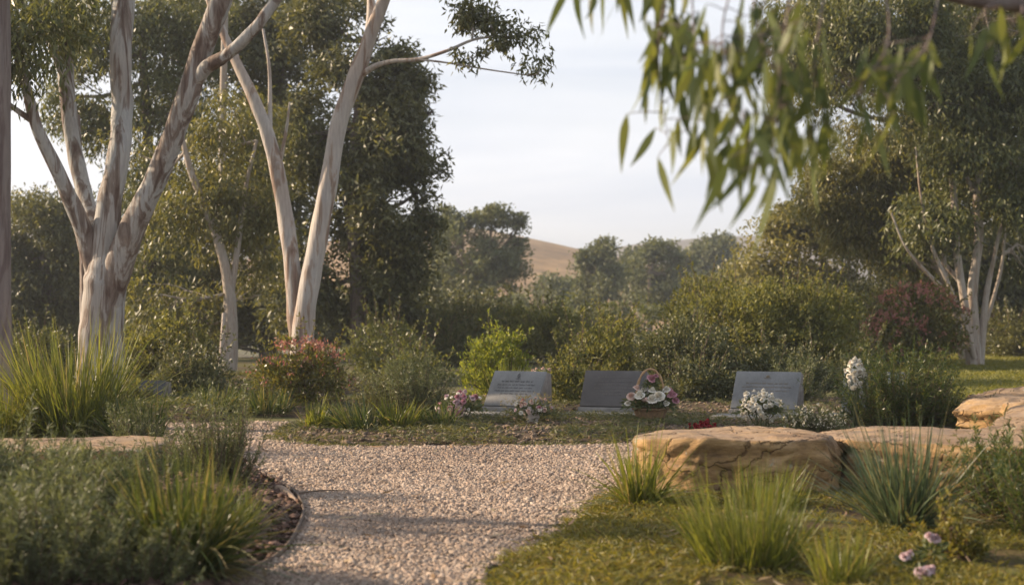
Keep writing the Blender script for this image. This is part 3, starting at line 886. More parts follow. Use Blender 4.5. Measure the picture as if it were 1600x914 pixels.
shrub('leafy_shrub', 'dark low shrub under the far right gum, beyond the lawn', [(1590, 530, 60, 36, 30, 1, 120), (1690, 520, 60, 45, 30, 1, 90)], M['gum_dark'], 313, cr=.13, per=60, L=.08, Wd=.035, group=SH)
shrub('leafy_shrub', 'low green shrub behind the left tall grass and beside the dark stone', [(205, 640, 30, 25, 13.4, .25, 40)], M['hedge'], 314, cr=.06, per=50, L=.05, Wd=.02, group=SH)
shrub('leafy_shrub', 'dim shrub at far left between the edge trunk and the big gum', [(60, 580, 60, 60, 16, .6, 110)], M['glossy'], 315, cr=.10, per=55, L=.06, Wd=.026, group=SH)
shrub('leafy_shrub', 'shaded brown green shrub right of the bronze shrub under the gums', [(600, 560, 60, 50, 22, .8, 120), (650, 590, 50, 35, 19, .5, 80)], M['gum_olive'], 316, cr=.12, per=55, L=.07, Wd=.03, group=SH)

# ------------------------------------------------------------------ trees
def tree(name, label, stems, blobs, bark, leafmat, seed, cr=.28, per=110, L=.11, Wd=.03, droop=.9, group=None, cat='tree', sides=14, base=None, rough=.03, twigs=8, flat=.8, twr=.03, S=1, gap=-.10):
    """stems: lists of (px, py, width_px, depth); blobs: (px, py, rx_px, ry_px, depth, rd_m, nclump)"""
    rng = np.random.default_rng(seed)
    tr = MB(); lf = MB()
    skel = []
    for k, st in enumerate(stems):
        pts = [P(s[0], s[1], s[3]) for s in st]
        rad = [s[2] / FPX * s[3] / 2 for s in st]
        c = tube(tr, pts, rad, sides if rad[0] > .03 else 7, n=max(6, 9 * len(pts)), rough=rough, seed=seed + k)
        skel.append(c)
    p0 = skel[0][0]
    root = thing(name, label, cat, (p0[0], p0[1], max(p0[2], 0) if base is None else base), group)
    SK = np.concatenate(skel)
    for b in blobs:
        c = P(b[0], b[1], b[4])
        rad = np.array([b[2] / FPX * b[4], b[5], b[3] / FPX * b[4]])
        cc, pos, out = blob_leaves(rng, c, rad, int(b[6] * 1.25), cr * .82, per, .45)
        gate = sines3(cc, seed, .95 / cr * .30) > gap
        keep = np.repeat(gate, per) & (pos[:, 2] > .1)
        cc = cc[gate] if gate.any() else cc
        pos, out = pos[keep], out[keep]
        d = nrm(rng.normal(size=pos.shape)) * .75 + out * .2 + np.array([0, 0, -droop])
        strips(lf, pos, d, L * rng.uniform(.6, 1.3, len(pos)), Wd, rng, S)
        # one bough from the nearest reachable point of the skeleton into the blob, with twigs off it
        low = SK[SK[:, 2] < c[2] + .3] if (SK[:, 2] < c[2] + .3).any() else SK
        s0 = low[np.argmin(np.linalg.norm(low - c, axis=1) + .6 * rng.uniform(size=len(low)))]
        dist = np.linalg.norm(c - s0)
        mid = (s0 + c) / 2 + np.array([0, 0, -.08 * dist]) + rng.normal(0, .06 * dist, 3)
        bc = tube(tr, [s0, mid, c], [twr * 1.3, twr, twr * .5], 7, n=12)
        for q in range(min(twigs, len(cc))):
            e = cc[q]
            s1 = bc[rng.integers(3, len(bc))]
            m2 = (s1 + e) / 2 + rng.normal(0, .06, 3) * np.linalg.norm(e - s1)
            tube(tr, [s1, m2, e], [twr * .45, twr * .3, twr * .12], 5, n=8)
    tr.build('trunk', bark, root, smooth=True)
    if lf.n: lf.build('crown', leafmat, root)
    return root

# main multi-limbed gum at left
D = 14.0
main = [
    [(158, 646, 100, D), (158, 600, 80, D), (160, 520, 68, D), (164, 450, 66, D), (166, 415, 56, D), (167, 385, 30, D), (168, 365, 8, D)],
    [(156, 520, 14, D), (150, 440, 30, D), (140, 385, 34, D), (122, 340, 27, D - .1), (95, 280, 22, D - .3), (57, 200, 19, D - .5), (42, 145, 16, D - .6), (28, 95, 14, D - .7), (5, 20, 12, D - .8), (-30, -90, 10, D - .8), (-60, -300, 6, D - .6)],
    [(160, 500, 16, D + .1), (156, 430, 30, D + .1), (146, 360, 28, D + .2), (130, 300, 26, D + .4), (113, 225, 24, D + .5), (103, 135, 24, D + .6), (101, 50, 24, D + .7), (104, -40, 22, D + .8), (90, -300, 14, D + 1.2), (60, -600, 7, D + 1.4)],
    [(160, 520, 22, D), (163, 450, 44, D), (165, 385, 46, D), (170, 320, 38, D), (184, 245, 35, D), (190, 170, 33, D + .1), (187, 100, 33, D + .1), (191, 0, 34, D + .2), (200, -180, 28, D + .3), (230, -460, 16, D + .4), (220, -750, 7, D + .6)],
    [(160, 540, 20, D), (172, 470, 40, D - .05), (190, 405, 44, D - .1), (212, 345, 38, D - .2), (240, 285, 34, D - .3), (268, 215, 34, D - .4), (295, 140, 35, D - .5), (318, 70, 34, D - .5), (348, -10, 34, D - .6), (400, -180, 26, D - .7), (430, -420, 15, D - .7), (500, -650, 7, D - .8)],
    [(298, 135, 24, D - .5), (322, 105, 23, D - .6), (355, 84, 20, D - .7), (398, 42, 18, D - .8), (432, -5, 16, D - .8), (500, -110, 12, D - .9), (620, -260, 7, D - 1)],
    [(50, 190, 10, D - .5), (25, 172, 9, D - .6), (-10, 148, 7, D - .8), (-60, 120, 5, D - 1)],
    [(98, 118, 14, D + .5), (84, 82, 13, D + .4), (68, 48, 11, D + .3), (48, -10, 9, D + .2)],
    [(134, 660, 18, D + .4), (133, 500, 16, D + .5), (131, 420, 13, D + .5), (128, 330, 10, D + .6), (120, 180, 7, D + .8)],
]
tree('gum_tree', 'big smooth barked gum with four spreading limbs from one thick trunk at left', main,
     [(20, 60, 90, 90, D - .8, .6, 34), (60, 10, 100, 60, D + .5, .7, 26), (-120, 60, 100, 120, D - .6, 1, 30), (180, -260, 200, 120, D + .4, 1.3, 60), (430, -420, 220, 140, D - .8, 1.3, 60), (-100, -350, 200, 160, D, 1.4, 60), (640, -300, 140, 80, D - 1, .9, 30), (230, -800, 300, 160, D + .5, 1.6, 80), (60, -620, 200, 140, D + 1.2, 1.3, 50)],
     M['bark'], M['gum_olive'], 401, cr=.24, per=90, L=.12, Wd=.026, sides=22, rough=.035)

# twin stemmed gum
D = 17.0
twin = [
    [(472, 615, 48, D), (472, 560, 40, D), (474, 515, 34, D), (480, 465, 32, D), (492, 400, 30, D), (503, 340, 29, D), (515, 275, 28, D), (530, 190, 27, D), (556, 118, 26, D), (578, 55, 22, D), (606, -20, 18, D), (650, -150, 14, D), (700, -360, 8, D)],
    [(472, 590, 14, D + .05), (468, 550, 24, D + .1), (462, 500, 26, D + .1), (457, 425, 26, D + .1), (443, 325, 25, D + .2), (425, 235, 22, D + .2), (402, 168, 19, D + .2), (370, 100, 16, D + .3), (345, 45, 13, D + .4), (320, -20, 11, D + .5), (280, -200, 7, D + .6)],
    [(566, 100, 14, D), (578, 30, 13, D + .2), (576, -40, 11, D + .3), (560, -200, 6, D + .4)],
    [(562, 118, 12, D), (585, 103, 9, D - .1), (615, 95, 7, D - .2), (655, 92, 6, D - .3), (700, 78, 5, D - .4), (745, 60, 4, D - .4), (800, 56, 2.5, D - .5)],
    [(650, 92, 4, D - .3), (700, 98, 3, D - .4), (760, 108, 2.5, D - .5), (830, 118, 2, D - .6)],
    [(421, 200, 8, D + .2), (421, 130, 6, D + .3), (418, 90, 5, D + .3), (410, 45, 4, D + .4)],
    [(438, 250, 7, D + .2), (447, 200, 5, D + .1), (452, 160, 3, D)],
]
tree('gum_tree', 'slim pale gum dividing into two curving stems behind the bronze shrub', twin,
     [(735, 22, 48, 24, D - .4, .25, 12), (795, 50, 50, 32, D - .5, .25, 12), (845, 110, 20, 28, D - .6, .15, 6), (740, 90, 34, 12, D - .4, .15, 3), (700, -60, 110, 50, D - .3, .6, 14),
      (640, -280, 260, 120, D, 1.3, 60), (300, -220, 180, 100, D + .5, 1.1, 40), (760, 10, 80, 20, D - .3, .3, 7)],
     M['bark_pale'], M['gum_dark'], 402, cr=.12, per=60, L=.09, Wd=.03, sides=16, twigs=6, twr=.012, droop=.7)

# slender background gum
D = 21.0
tree('gum_tree', 'thin pale trunked gum seen in the gap between the two large gums', [
    [(359, 600, 24, D), (360, 540, 24, D), (360, 480, 20, D), (352, 420, 16, D), (335, 360, 14, D), (318, 320, 12, D), (296, 262, 10, D), (280, 200, 7, D)],
    [(360, 470, 10, D), (372, 380, 9, D + .1), (382, 300, 7, D + .2), (400, 220, 5, D + .3)],
    [(340, 640, 6, D - 1.5), (345, 560, 6, D - 1.2), (350, 490, 6, D - .8)],
    [(347, 330, 12, D + 2), (347, 200, 12, D + 2), (349, 90, 11, D + 2), (352, -60, 9, D + 2)]],
     [(300, 330, 70, 80, D, .7, 40), (390, 330, 70, 90, D + .5, .8, 44), (340, 200, 90, 80, D + 1, .8, 46), (250, 460, 50, 70, D, .5, 30), (310, 500, 40, 45, D + .3, .5, 22), (410, 460, 45, 60, D + 1, .6, 30), (240, 250, 60, 80, D + 1, .8, 34)],
     M['bark_thin'], M['gum_golden'], 403, cr=.20, per=90, L=.11, Wd=.03, twr=.02)

# edge trunk far left
D = 12.0
tree('gum_tree', 'purplish brown trunk cut by the left edge of the photo', [
    [(0, 668, 60, D), (2, 560, 36, D), (0, 400, 32, D), (0, 200, 30, D), (-2, 0, 29, D), (-20, -400, 20, D), (-60, -800, 10, D)]],
     [(-120, -500, 200, 160, D, 1.2, 50), (20, -700, 200, 160, D, 1.2, 50)],
     M['bark_dark'], M['gum_olive'], 404, cr=.28, per=90, L=.12, Wd=.028)

# broad dark trees behind the left gums
BT = 'dark leafy trees behind the gums at left'
D = 26.0
tree('leafy_tree', 'large dark evergreen tree whose crown edge meets the open sky left of centre', [
    [(560, 570, 30, D), (560, 430, 28, D), (550, 300, 22, D), (560, 170, 14, D), (570, 60, 8, D)]],
     [(600, 225, 75, 90, D, 1.2, 110), (635, 180, 48, 45, D - .4, .6, 40), (560, 130, 80, 80, D, 1.1, 80), (600, 330, 70, 60, D - .3, 1, 80), (540, 330, 90, 80, D, 1.2, 90), (500, 210, 70, 80, D, 1, 70), (570, 440, 90, 60, D + .3, 1, 90), (640, 400, 45, 45, D + .4, .8, 46), (470, 440, 80, 80, D, 1, 80), (520, 40, 80, 60, D + .5, 1, 46), (620, 490, 70, 40, D + .5, .8, 50), (625, 92, 30, 22, D, .3, 9), (655, 128, 20, 16, D, .25, 7), (676, 175, 18, 16, D, .25, 7), (672, 225, 18, 18, D, .25, 7), (664, 262, 20, 12, D, .2, 5), (655, 300, 18, 16, D, .25, 6), (668, 345, 16, 14, D, .2, 6), (590, 60, 28, 24, D, .4, 10)],
     M['bark_dark'], M['gum_dark'], 405, gap=-0.03, cr=.22, per=100, L=.14, Wd=.045, group=BT, twr=.04, droop=.5)
D = 30.0
tree('leafy_tree', 'dark evergreen tree filling the space behind the twin stemmed gum top', [
    [(420, 560, 30, D), (420, 400, 26, D), (430, 200, 20, D), (440, 40, 12, D)]],
     [(430, 75, 110, 75, D, 1.4, 90), (330, 40, 90, 90, D, 1.3, 70), (440, 200, 90, 90, D, 1.4, 90), (350, 280, 80, 80, D, 1.2, 60), (420, 330, 90, 80, D, 1.2, 80), (480, 0, 100, 36, D, 1.0, 34), (300, 420, 90, 80, D, 1.2, 80), (400, 480, 100, 60, D, 1.2, 80)],
     M['bark_dark'], M['gum_dark'], 406, gap=-0.32, cr=.27, per=100, L=.13, Wd=.045, group=BT, twr=.05, droop=.5)
tree('leafy_tree', 'olive tree behind the limbs of the big gum at upper left', [
    [(230, 560, 26, D - 2), (235, 400, 22, D - 2), (230, 220, 16, D - 2), (220, 60, 10, D - 2)]],
     [(230, 60, 90, 90, D - 2, 1.3, 80), (260, 180, 70, 80, D - 2, 1.1, 60), (140, 60, 70, 70, D - 2, 1, 46), (230, 300, 60, 80, D - 2, 1.1, 50), (290, 60, 70, 90, D - 2, 1.2, 54), (150, 200, 45, 60, D - 2, .8, 26), (240, 430, 70, 80, D - 2, 1, 60), (100, 150, 50, 60, D - 2, .8, 22)],
     M['bark_dark'], M['gum_olive'], 407, gap=-0.3, cr=.25, per=90, L=.12, Wd=.036, group=BT, twr=.04)
D = 32.0
tree('leafy_tree', 'lower rounded dark tree at far left behind the big gum trunk', [
    [(70, 570, 30, D), (70, 460, 24, D), (72, 380, 14, D)]],
     [(75, 370, 55, 60, D, 1.2, 70), (60, 325, 48, 34, D, .9, 36), (20, 400, 50, 60, D, 1.1, 60), (120, 400, 50, 50, D, 1, 40), (60, 450, 90, 80, D, 1.4, 100), (130, 470, 80, 80, D, 1.3, 80), (50, 540, 100, 60, D, 1.2, 90), (180, 520, 70, 60, D, 1, 60), (-60, 450, 80, 100, D, 1.3, 80)],
     M['bark_dark'], M['gum_dark'], 408, gap=-.3, cr=.25, per=90, L=.12, Wd=.045, group=BT, twr=.05)
D = 40.0
tree('leafy_tree', 'shadowy tree closing the gap beneath the dark crowns left of centre', [
    [(640, 560, 24, D), (640, 470, 18, D)]],
     [(650, 480, 100, 70, D, 1.6, 120), (540, 510, 110, 60, D, 1.6, 120), (420, 520, 110, 60, D, 1.6, 110), (300, 530, 100, 60, D, 1.6, 90), (730, 500, 70, 45, D + 3, 1.6, 80)],
     M['bark_dark'], M['gum_dark'], 409, cr=.32, per=90, L=.17, Wd=.07, group=BT, twr=.05, droop=.3)

# right hand gum with several white stems
D = 25.0
tree('gum_tree', 'right hand gum with several slim white stems rising from the lawn', [
    [(1523, 576, 24, D), (1520, 520, 20, D), (1520, 450, 16, D), (1530, 370, 14, D), (1528, 300, 12, D), (1540, 200, 11, D), (1560, 80, 8, D)],
    [(1518, 574, 18, D - .2), (1508, 480, 12, D - .2), (1496, 400, 12, D - .2), (1490, 290, 11, D - .1), (1478, 200, 10, D), (1460, 100, 7, D)],
    [(1530, 578, 14, D), (1540, 470, 10, D), (1552, 410, 7, D - .1), (1562, 365, 6, D - .2), (1585, 290, 5, D), (1600, 180, 3, D)],
    [(1534, 320, 8, D), (1560, 295, 7, D), (1590, 260, 5, D)],
    [(1522, 300, 9, D), (1505, 262, 7, D), (1500, 225, 5, D)],
    [(1500, 440, 8, D), (1460, 395, 6, D), (1430, 360, 4, D)],
    [(1522, 560, 9, D - .3), (1505, 500, 8, D - .4), (1480, 440, 7, D - .4), (1455, 380, 6, D - .4), (1440, 310, 4, D - .4), (1432, 230, 3, D - .4)],
    [(1528, 540, 7, D + .3), (1548, 480, 6, D + .3), (1566, 410, 5, D + .3), (1572, 330, 4, D + .3), (1580, 250, 3, D + .3)],
    [(1512, 500, 7, D - .3), (1478, 455, 6, D - .5), (1448, 425, 5, D - .5), (1415, 385, 4, D - .5), (1392, 330, 3, D - .5)]],
     [(1460, 160, 90, 80, D, 1.2, 80), (1560, 140, 90, 90, D, 1.3, 90), (1540, 20, 110, 90, D + .5, 1.4, 90), (1400, 60, 90, 90, D, 1.3, 90), (1620, 260, 80, 90, D, 1.2, 70), (1500, 240, 60, 40, D - .3, .8, 30), (1310, 40, 70, 70, D, 1, 56), (1300, 120, 60, 60, D, .8, 40), (1660, 60, 90, 120, D, 1.2, 60), (1590, 380, 50, 70, D + .6, .8, 40), (1455, 350, 50, 50, D - .2, .7, 30), (1570, 320, 45, 50, D - .2, .6, 26), (1500, 330, 40, 40, D + .6, .5, 20)],
     M['bark_thin'], M['gum_olive'], 410, gap=-0.25, cr=.24, per=95, L=.12, Wd=.034, twr=.03, sides=12)
D = 27.0
RT = 'leafy trees behind the lawn at right'
tree('gum_tree', 'spindly pale branched gum leaning left beside the white stems at right', [
    [(1505, 560, 14, D), (1490, 480, 12, D), (1465, 420, 9, D), (1440, 370, 7, D), (1415, 290, 5, D), (1400, 230, 3, D)],
    [(1490, 480, 8, D), (1450, 430, 7, D), (1410, 395, 5, D), (1375, 350, 4, D), (1350, 290, 3, D)],
    [(1480, 450, 8, D), (1470, 380, 6, D), (1440, 310, 4, D), (1430, 280, 3, D)],
    [(1465, 420, 6, D), (1430, 410, 5, D), (1390, 420, 3, D)],
    [(1500, 500, 8, D), (1475, 470, 6, D), (1430, 450, 5, D), (1395, 445, 3, D)]],
     [(1400, 330, 90, 80, D + .3, 1, 90), (1350, 250, 70, 70, D, .9, 66), (1430, 250, 80, 60, D + .4, .9, 60), (1340, 360, 60, 60, D, .8, 54), (1420, 420, 60, 40, D + .4, .7, 34), (1290, 300, 50, 60, D, .7, 40)],
     M['bark_thin'], M['gum_sun_tint'], 411, gap=-.35, cr=.20, per=95, L=.11, Wd=.032, twr=.018)
D = 33.0
tree('leafy_tree', 'dense dark tree behind the right hand gums reaching the top of the photo', [
    [(1480, 560, 30, D), (1480, 400, 26, D), (1470, 200, 20, D), (1470, 50, 12, D)]],
     [(1480, 60, 130, 100, D, 1.6, 110), (1330, 80, 100, 90, D, 1.4, 80), (1560, 260, 110, 110, D, 1.6, 110), (1440, 220, 110, 90, D, 1.5, 90), (1560, 430, 110, 90, D, 1.4, 100), (1440, 400, 90, 90, D, 1.4, 90), (1640, 60, 110, 110, D, 1.6, 80), (1480, 500, 130, 50, D, 1.2, 90), (1680, 400, 90, 130, D, 1.4, 80), (1250, 40, 50, 60, D - 1, .8, 30), (1240, 130, 30, 60, D - 1, .6, 16)],
     M['bark_dark'], M['gum_dark'], 412, gap=-0.3, cr=.28, per=100, L=.14, Wd=.05, group=RT, twr=.05)
D = 38.0
tree('leafy_tree', 'golden olive tree standing left of the right hand tree row', [
    [(1290, 560, 18, D), (1288, 460, 14, D), (1285, 380, 9, D)]],
     [(1275, 390, 60, 50, D, 1.2, 80), (1235, 350, 40, 36, D, .9, 44), (1215, 400, 40, 50, D, .9, 50), (1310, 340, 50, 50, D, 1.1, 56), (1250, 450, 70, 45, D, 1.2, 80), (1310, 430, 60, 60, D, 1.1, 70), (1185, 430, 40, 40, D, .9, 40)],
     M['bark_thin'], M['gum_sun_tint'], 413, cr=.26, per=85, L=.13, Wd=.06, group=RT, twr=.04, droop=.3)

# far trees towards the hill
FT = 'distant trees in front of the golden hill'
def far_tree(label, d, blobs, seed, mat='far', stem=None):
    b = blobs[0]
    px = b[0]; 
    st = stem or [(px, 560, 10, d), (px, b[1], 6, d)]
    st = [(s[0], s[1], max(s[2], 3), d) for s in st]
    # base on the ground
    zb = float(terrain(np.array([(st[0][0] - 800) / FPX * d]), np.array([d]))[0])
    st[0] = (st[0][0], HORIZ + (CAM_H - zb + .3) / d * FPX, st[0][2], d)
    return tree('far_tree', label, [st], [(x, y, rx, ry, d, rd, n) for x, y, rx, ry, rd, n in blobs], M['far_bark'], M[mat], seed,
                cr=.0045 * d, per=60, L=.0030 * d, Wd=.0017 * d, group=FT, twr=.0012 * d, droop=.2, sides=8, twigs=5, base=zb)
far_tree('dark round crowned tree with airy top left of the golden hill', 62, [(740, 420, 60, 50, 2, 90), (700, 345, 30, 22, 1, 22), (770, 340, 44, 16, 1, 26), (815, 350, 14, 14, .6, 8), (720, 390, 55, 45, 2, 66), (790, 410, 35, 40, 1.5, 44), (690, 430, 40, 60, 2, 60), (730, 470, 80, 35, 2, 80), (812, 382, 12, 10, .6, 6), (660, 350, 22, 25, 1, 18)], 501)
far_tree('olive grey tree at the foot of the golden hill, left of centre', 80, [(850, 470, 50, 20, 2.5, 50), (880, 462, 36, 16, 2, 30), (825, 475, 40, 22, 2, 40), (845, 442, 22, 14, 1, 14)], 502)
far_tree('pointed dark tree standing before the right slope of the golden hill', 74, [(935, 435, 34, 40, 2, 60), (940, 392, 18, 22, 1, 18), (915, 410, 18, 15, 1, 14), (965, 420, 18, 18, 1, 14), (940, 480, 60, 26, 2, 66)], 503)
far_tree('rounded tree immediately right of the pointed dark tree', 78, [(1015, 425, 34, 36, 2, 60), (1030, 392, 22, 16, 1, 16), (1060, 420, 26, 28, 1.4, 34), (1030, 465, 60, 28, 2, 60)], 504)
far_tree('palest hazy tree farthest off near the blue grey hill', 100, [(1110, 400, 34, 28, 2, 50), (1128, 382, 22, 14, 1, 18), (1090, 430, 44, 26, 2, 50), (1145, 425, 30, 24, 2, 34)], 505)
far_tree('low broad tree between the hedge and the hazy tree', 60, [(1150, 445, 40, 26, 1.5, 50), (1190, 455, 40, 28, 1.5, 50), (1100, 455, 50, 26, 1.5, 56)], 506, 'gum_golden')
far_tree('broad dusty tree just left of the pointed dark tree, lower on the slope', 90, [(895, 455, 50, 20, 2, 50), (850, 462, 40, 18, 2, 30)], 508)
far_tree('dusty tree filling the gap between rounded tree and hazy tree', 88, [(1075, 405, 26, 22, 2, 34), (1060, 440, 44, 30, 2, 60), (985, 412, 20, 22, 2, 24), (990, 445, 40, 30, 2, 50)], 509)
far_tree('golden tipped tree rising behind the tall hedge at centre right', 50, [(1175, 430, 34, 26, 1.2, 40), (1215, 440, 40, 36, 1.4, 60), (1140, 465, 40, 24, 1.2, 40)], 510, 'gum_sun_tint')
far_tree('dim green tree in the valley behind the middle distance shrubs', 46, [(870, 495, 70, 24, 2, 70), (780, 500, 60, 26, 2, 60), (970, 500, 70, 26, 2, 70)], 507, 'gum_olive')

tree('gum_tree', 'unseen small gum added outside the left edge to shade the near end of the path', [  # unseen tree, added to throw shade across the near gravel
    [(-760, 800, 60, 7.9), (-750, 500, 50, 7.9), (-720, 200, 36, 7.9), (-700, -60, 20, 7.9)],
    [(-745, 420, 26, 7.9), (-820, 150, 20, 7.7), (-860, -50, 10, 7.6)]],
     [(-700, 90, 110, 60, 7.7, .4, 16), (-840, 40, 110, 60, 7.4, .4, 14), (-760, -100, 130, 60, 7.6, .4, 9)],
     M['bark'], M['gum_olive'], 414, cr=.16, per=80, L=.12, Wd=.024, twr=.012)

# near overhanging gum, trunk just outside the frame at right
D = 3.4
limb = [
    [(2600, 1150, 130, D), (2560, 600, 110, D), (2480, 200, 95, D), (2400, -100, 80, D), (2300, -500, 60, D), (2200, -1000, 30, D)],
    [(2480, 150, 60, D), (2150, 90, 44, D), (1850, 30, 32, D), (1700, 14, 28, D), (1600, 8, 25, D), (1530, 0, 23, D), (1470, -14, 20, D), (1380, -50, 16, D), (1250, -90, 12, D), (1050, -100, 8, D), (880, -80, 5, D)],
]
rng = np.random.default_rng(77)
tw_paths = [
    [(1180, -95, 3.4), (1100, -70, 3.6), (1000, -50, 3.6), (890, -30, 3.6)],
    [(1100, -98, 3.4), (1040, 0, 3.4), (1030, 110, 3.4), (1045, 225, 3.4)],
    [(1080, -96, 3.4), (1085, 40, 3.3), (1100, 140, 3.3), (1118, 235, 3.3)],
    [(1170, -94, 3.4), (1130, 40, 3.2), (1150, 140, 3.1), (1180, 250, 3.1)],
    [(1250, -90, 3.4), (1225, 60, 3.1), (1215, 160, 3.0), (1205, 255, 3.0)],
    [(1300, -75, 3.4), (1275, 90, 3.2), (1280, 160, 3.15), (1265, 215, 3.1)],
    [(1380, -50, 3.4), (1390, 60, 3.2), (1350, 130, 3.1), (1310, 200, 3.1)],
    [(1470, -14, 3.4), (1450, 70, 3.1), (1400, 130, 3.1), (1380, 190, 3.0)],
    [(1020, -99, 3.4), (1010, -30, 3.5), (1060, 30, 3.5), (1075, 90, 3.5)],
    [(1210, -92, 3.4), (1180, -20, 3.3), (1190, 60, 3.2), (1240, 130, 3.1)],
    [(1560, 4, 3.4), (1545, 10, 3.2), (1540, 18, 3.2), (1538, 30, 3.2)],
    [(1600, 8, 3.4), (1598, 20, 3.2), (1590, 30, 3.2), (1582, 45, 3.2)],
    [(1700, 14, 3.4), (1640, 20, 3.2), (1610, 30, 3.2), (1600, 60, 3.2)],
]
nleaf = [34, 34, 36, 44, 44, 22, 26, 20, 34, 40, 5, 9, 10]
tr = MB(); lf = MB()
for k, st in enumerate(limb):
    tube(tr, [P(s[0], s[1], s[3]) for s in st], [s[2] / FPX * s[3] / 2 for s in st], 16, n=60, rough=.03, seed=50 + k)
PS, DS, LS = [], [], []
for tp_, nl in zip(tw_paths, nleaf):
    pts = np.array([P(*q) for q in tp_])
    c = tube(tr, pts, [.0028, .0022, .0016, .0008], 6, n=20)
    for q in range(nl):
        t = rng.uniform(.22, 1.0) if q else 1.0
        idx = t * (len(c) - 1)
        p = np.array([np.interp(idx, np.arange(len(c)), c[:, i_]) for i_ in range(3)])
        # leaves hang from short side twigs
        o = rng.normal(0, .035, 3) * np.array([1, 1, .5])
        tube(tr, [p, p + o * .6 + np.array([0, 0, .004]), p + o], [.0014, .0012, .0009], 4, n=4)
        PS.append(p + o); LS.append(rng.uniform(.08, .15))
        DS.append(np.array([rng.normal(0, .28) - .08, rng.normal(0, .3), -1]))
PS, DS, LS = np.array(PS), np.array(DS), np.array(LS)
n_ = len(PS)
side = np.cross(nrm(DS), rng.normal(size=(n_, 3)) * np.array([.8, 1.0, .2]) + np.array([0, .6, 0]))
strips(lf, PS, DS, LS, LS * .165, rng, 8, prof=[.10, .62, .95, 1.0, .90, .72, .48, .24, .04], bend=rng.normal(0, .14, (n_, 3)), side=side)
root = thing('gum_tree', 'nearest gum whose leafy branch hangs into the upper right of the photo', 'tree', (P(2600, 1150, D)[0], D, 0))
tr.build('branch', M['bark_dark'], root, smooth=True)
lf.build('leaves', M['gum_near'], root)

# ------------------------------------------------------------------ rocks
def rock_mat(name, pale, mid, dark):
    m, n, b = new_mat(name)
    z = noise_node(n, 2.2, 6, (1, 1, 2.2), rough=.6, dist=.6)
    r = ramp(n, [(.32, dark), (.5, mid), (.66, pale)])
    n.links.new(z.outputs[0], r.inputs[0])
    z2 = noise_node(n, 38, 6, (1, 1, 2.5), rough=.7)
    r2 = ramp(n, [(.3, (.72, .70, .68)), (.7, (1.18, 1.16, 1.12))])
    n.links.new(z2.outputs[0], r2.inputs[0])
    c = mixc(n, 1.0, r.outputs[0], r2.outputs[0], 'MULTIPLY')
    # weathered grey on upward faces
    g = n.nodes.new("ShaderNodeNewGeometry")
    sx = n.nodes.new("ShaderNodeSeparateXYZ")
    n.links.new(g.outputs['Normal'], sx.inputs[0])
    z3 = noise_node(n, 6, 4)
    ma = n.nodes.new("ShaderNodeMath"); ma.operation = 'MULTIPLY'
    mr = n.nodes.new("ShaderNodeMapRange")
    mr.inputs[1].default_value = .45; mr.inputs[2].default_value = .9
    n.links.new(sx.outputs[2], mr.inputs[0])
    n.links.new(mr.outputs[0], ma.inputs[0]); n.links.new(z3.outputs[0], ma.inputs[1])
    c = mixc(n, ma.outputs[0], c, (.27, .215, .175))
    n.links.new(c, b.inputs['Base Color'])
    b.inputs['Roughness'].default_value = .85
    b.inputs['Specular IOR Level'].default_value = .2
    hh = mixc(n, .5, z.outputs[0], z2.outputs[0])
    vo = n.nodes.new("ShaderNodeTexVoronoi"); vo.feature = 'DISTANCE_TO_EDGE'; vo.inputs['Scale'].default_value = 2.6
    tcv = n.nodes.new("ShaderNodeTexCoord"); mpv = n.nodes.new("ShaderNodeMapping"); mpv.inputs['Scale'].default_value = (1, 1, 2.4)
    nd = noise_node(n, 5, 4)
    addv = n.nodes.new("ShaderNodeVectorMath"); addv.operation = 'MULTIPLY_ADD'
    n.links.new(nd.outputs['Color'], addv.inputs[0]); addv.inputs[1].default_value = (.25, .25, .25)
    n.links.new(tcv.outputs['Object'], addv.inputs[2]); n.links.new(addv.outputs[0], mpv.inputs[0]); n.links.new(mpv.outputs[0], vo.inputs['Vector'])
    rv = ramp(n, [(.0, (.42, .38, .34)), (.022, (1, 1, 1))])
    n.links.new(vo.outputs['Distance'], rv.inputs[0])
    lay = noise_node(n, 3.2, 5, (.5, .5, 9), rough=.6, dist=.3)
    rl = ramp(n, [(.36, (.78, .74, .70)), (.5, (1.0, 1.0, 1.0)), (.64, (1.14, 1.10, 1.02))])
    n.links.new(lay.outputs[0], rl.inputs[0])
    lic = noise_node(n, 9, 5, rough=.7)
    rc = ramp(n, [(.62, (0, 0, 0)), (.68, (1, 1, 1))]); n.links.new(lic.outputs[0], rc.inputs[0])
    c = mixc(n, 1.0, c, rl.outputs[0], 'MULTIPLY')
    c = mixc(n, rc.outputs[0], c, (.30, .29, .24))
    c = mixc(n, 1.0, c, rv.outputs[0], 'MULTIPLY')
    n.links.new(c, b.inputs['Base Color'])
    hh = mixc(n, .45, hh, rv.outputs[0])
    bump(n, b, hh, 1.0, .035)
    return m
M['rock'] = rock_mat('sandstone', (.42, .29, .15), (.31, .20, .095), (.13, .085, .05))

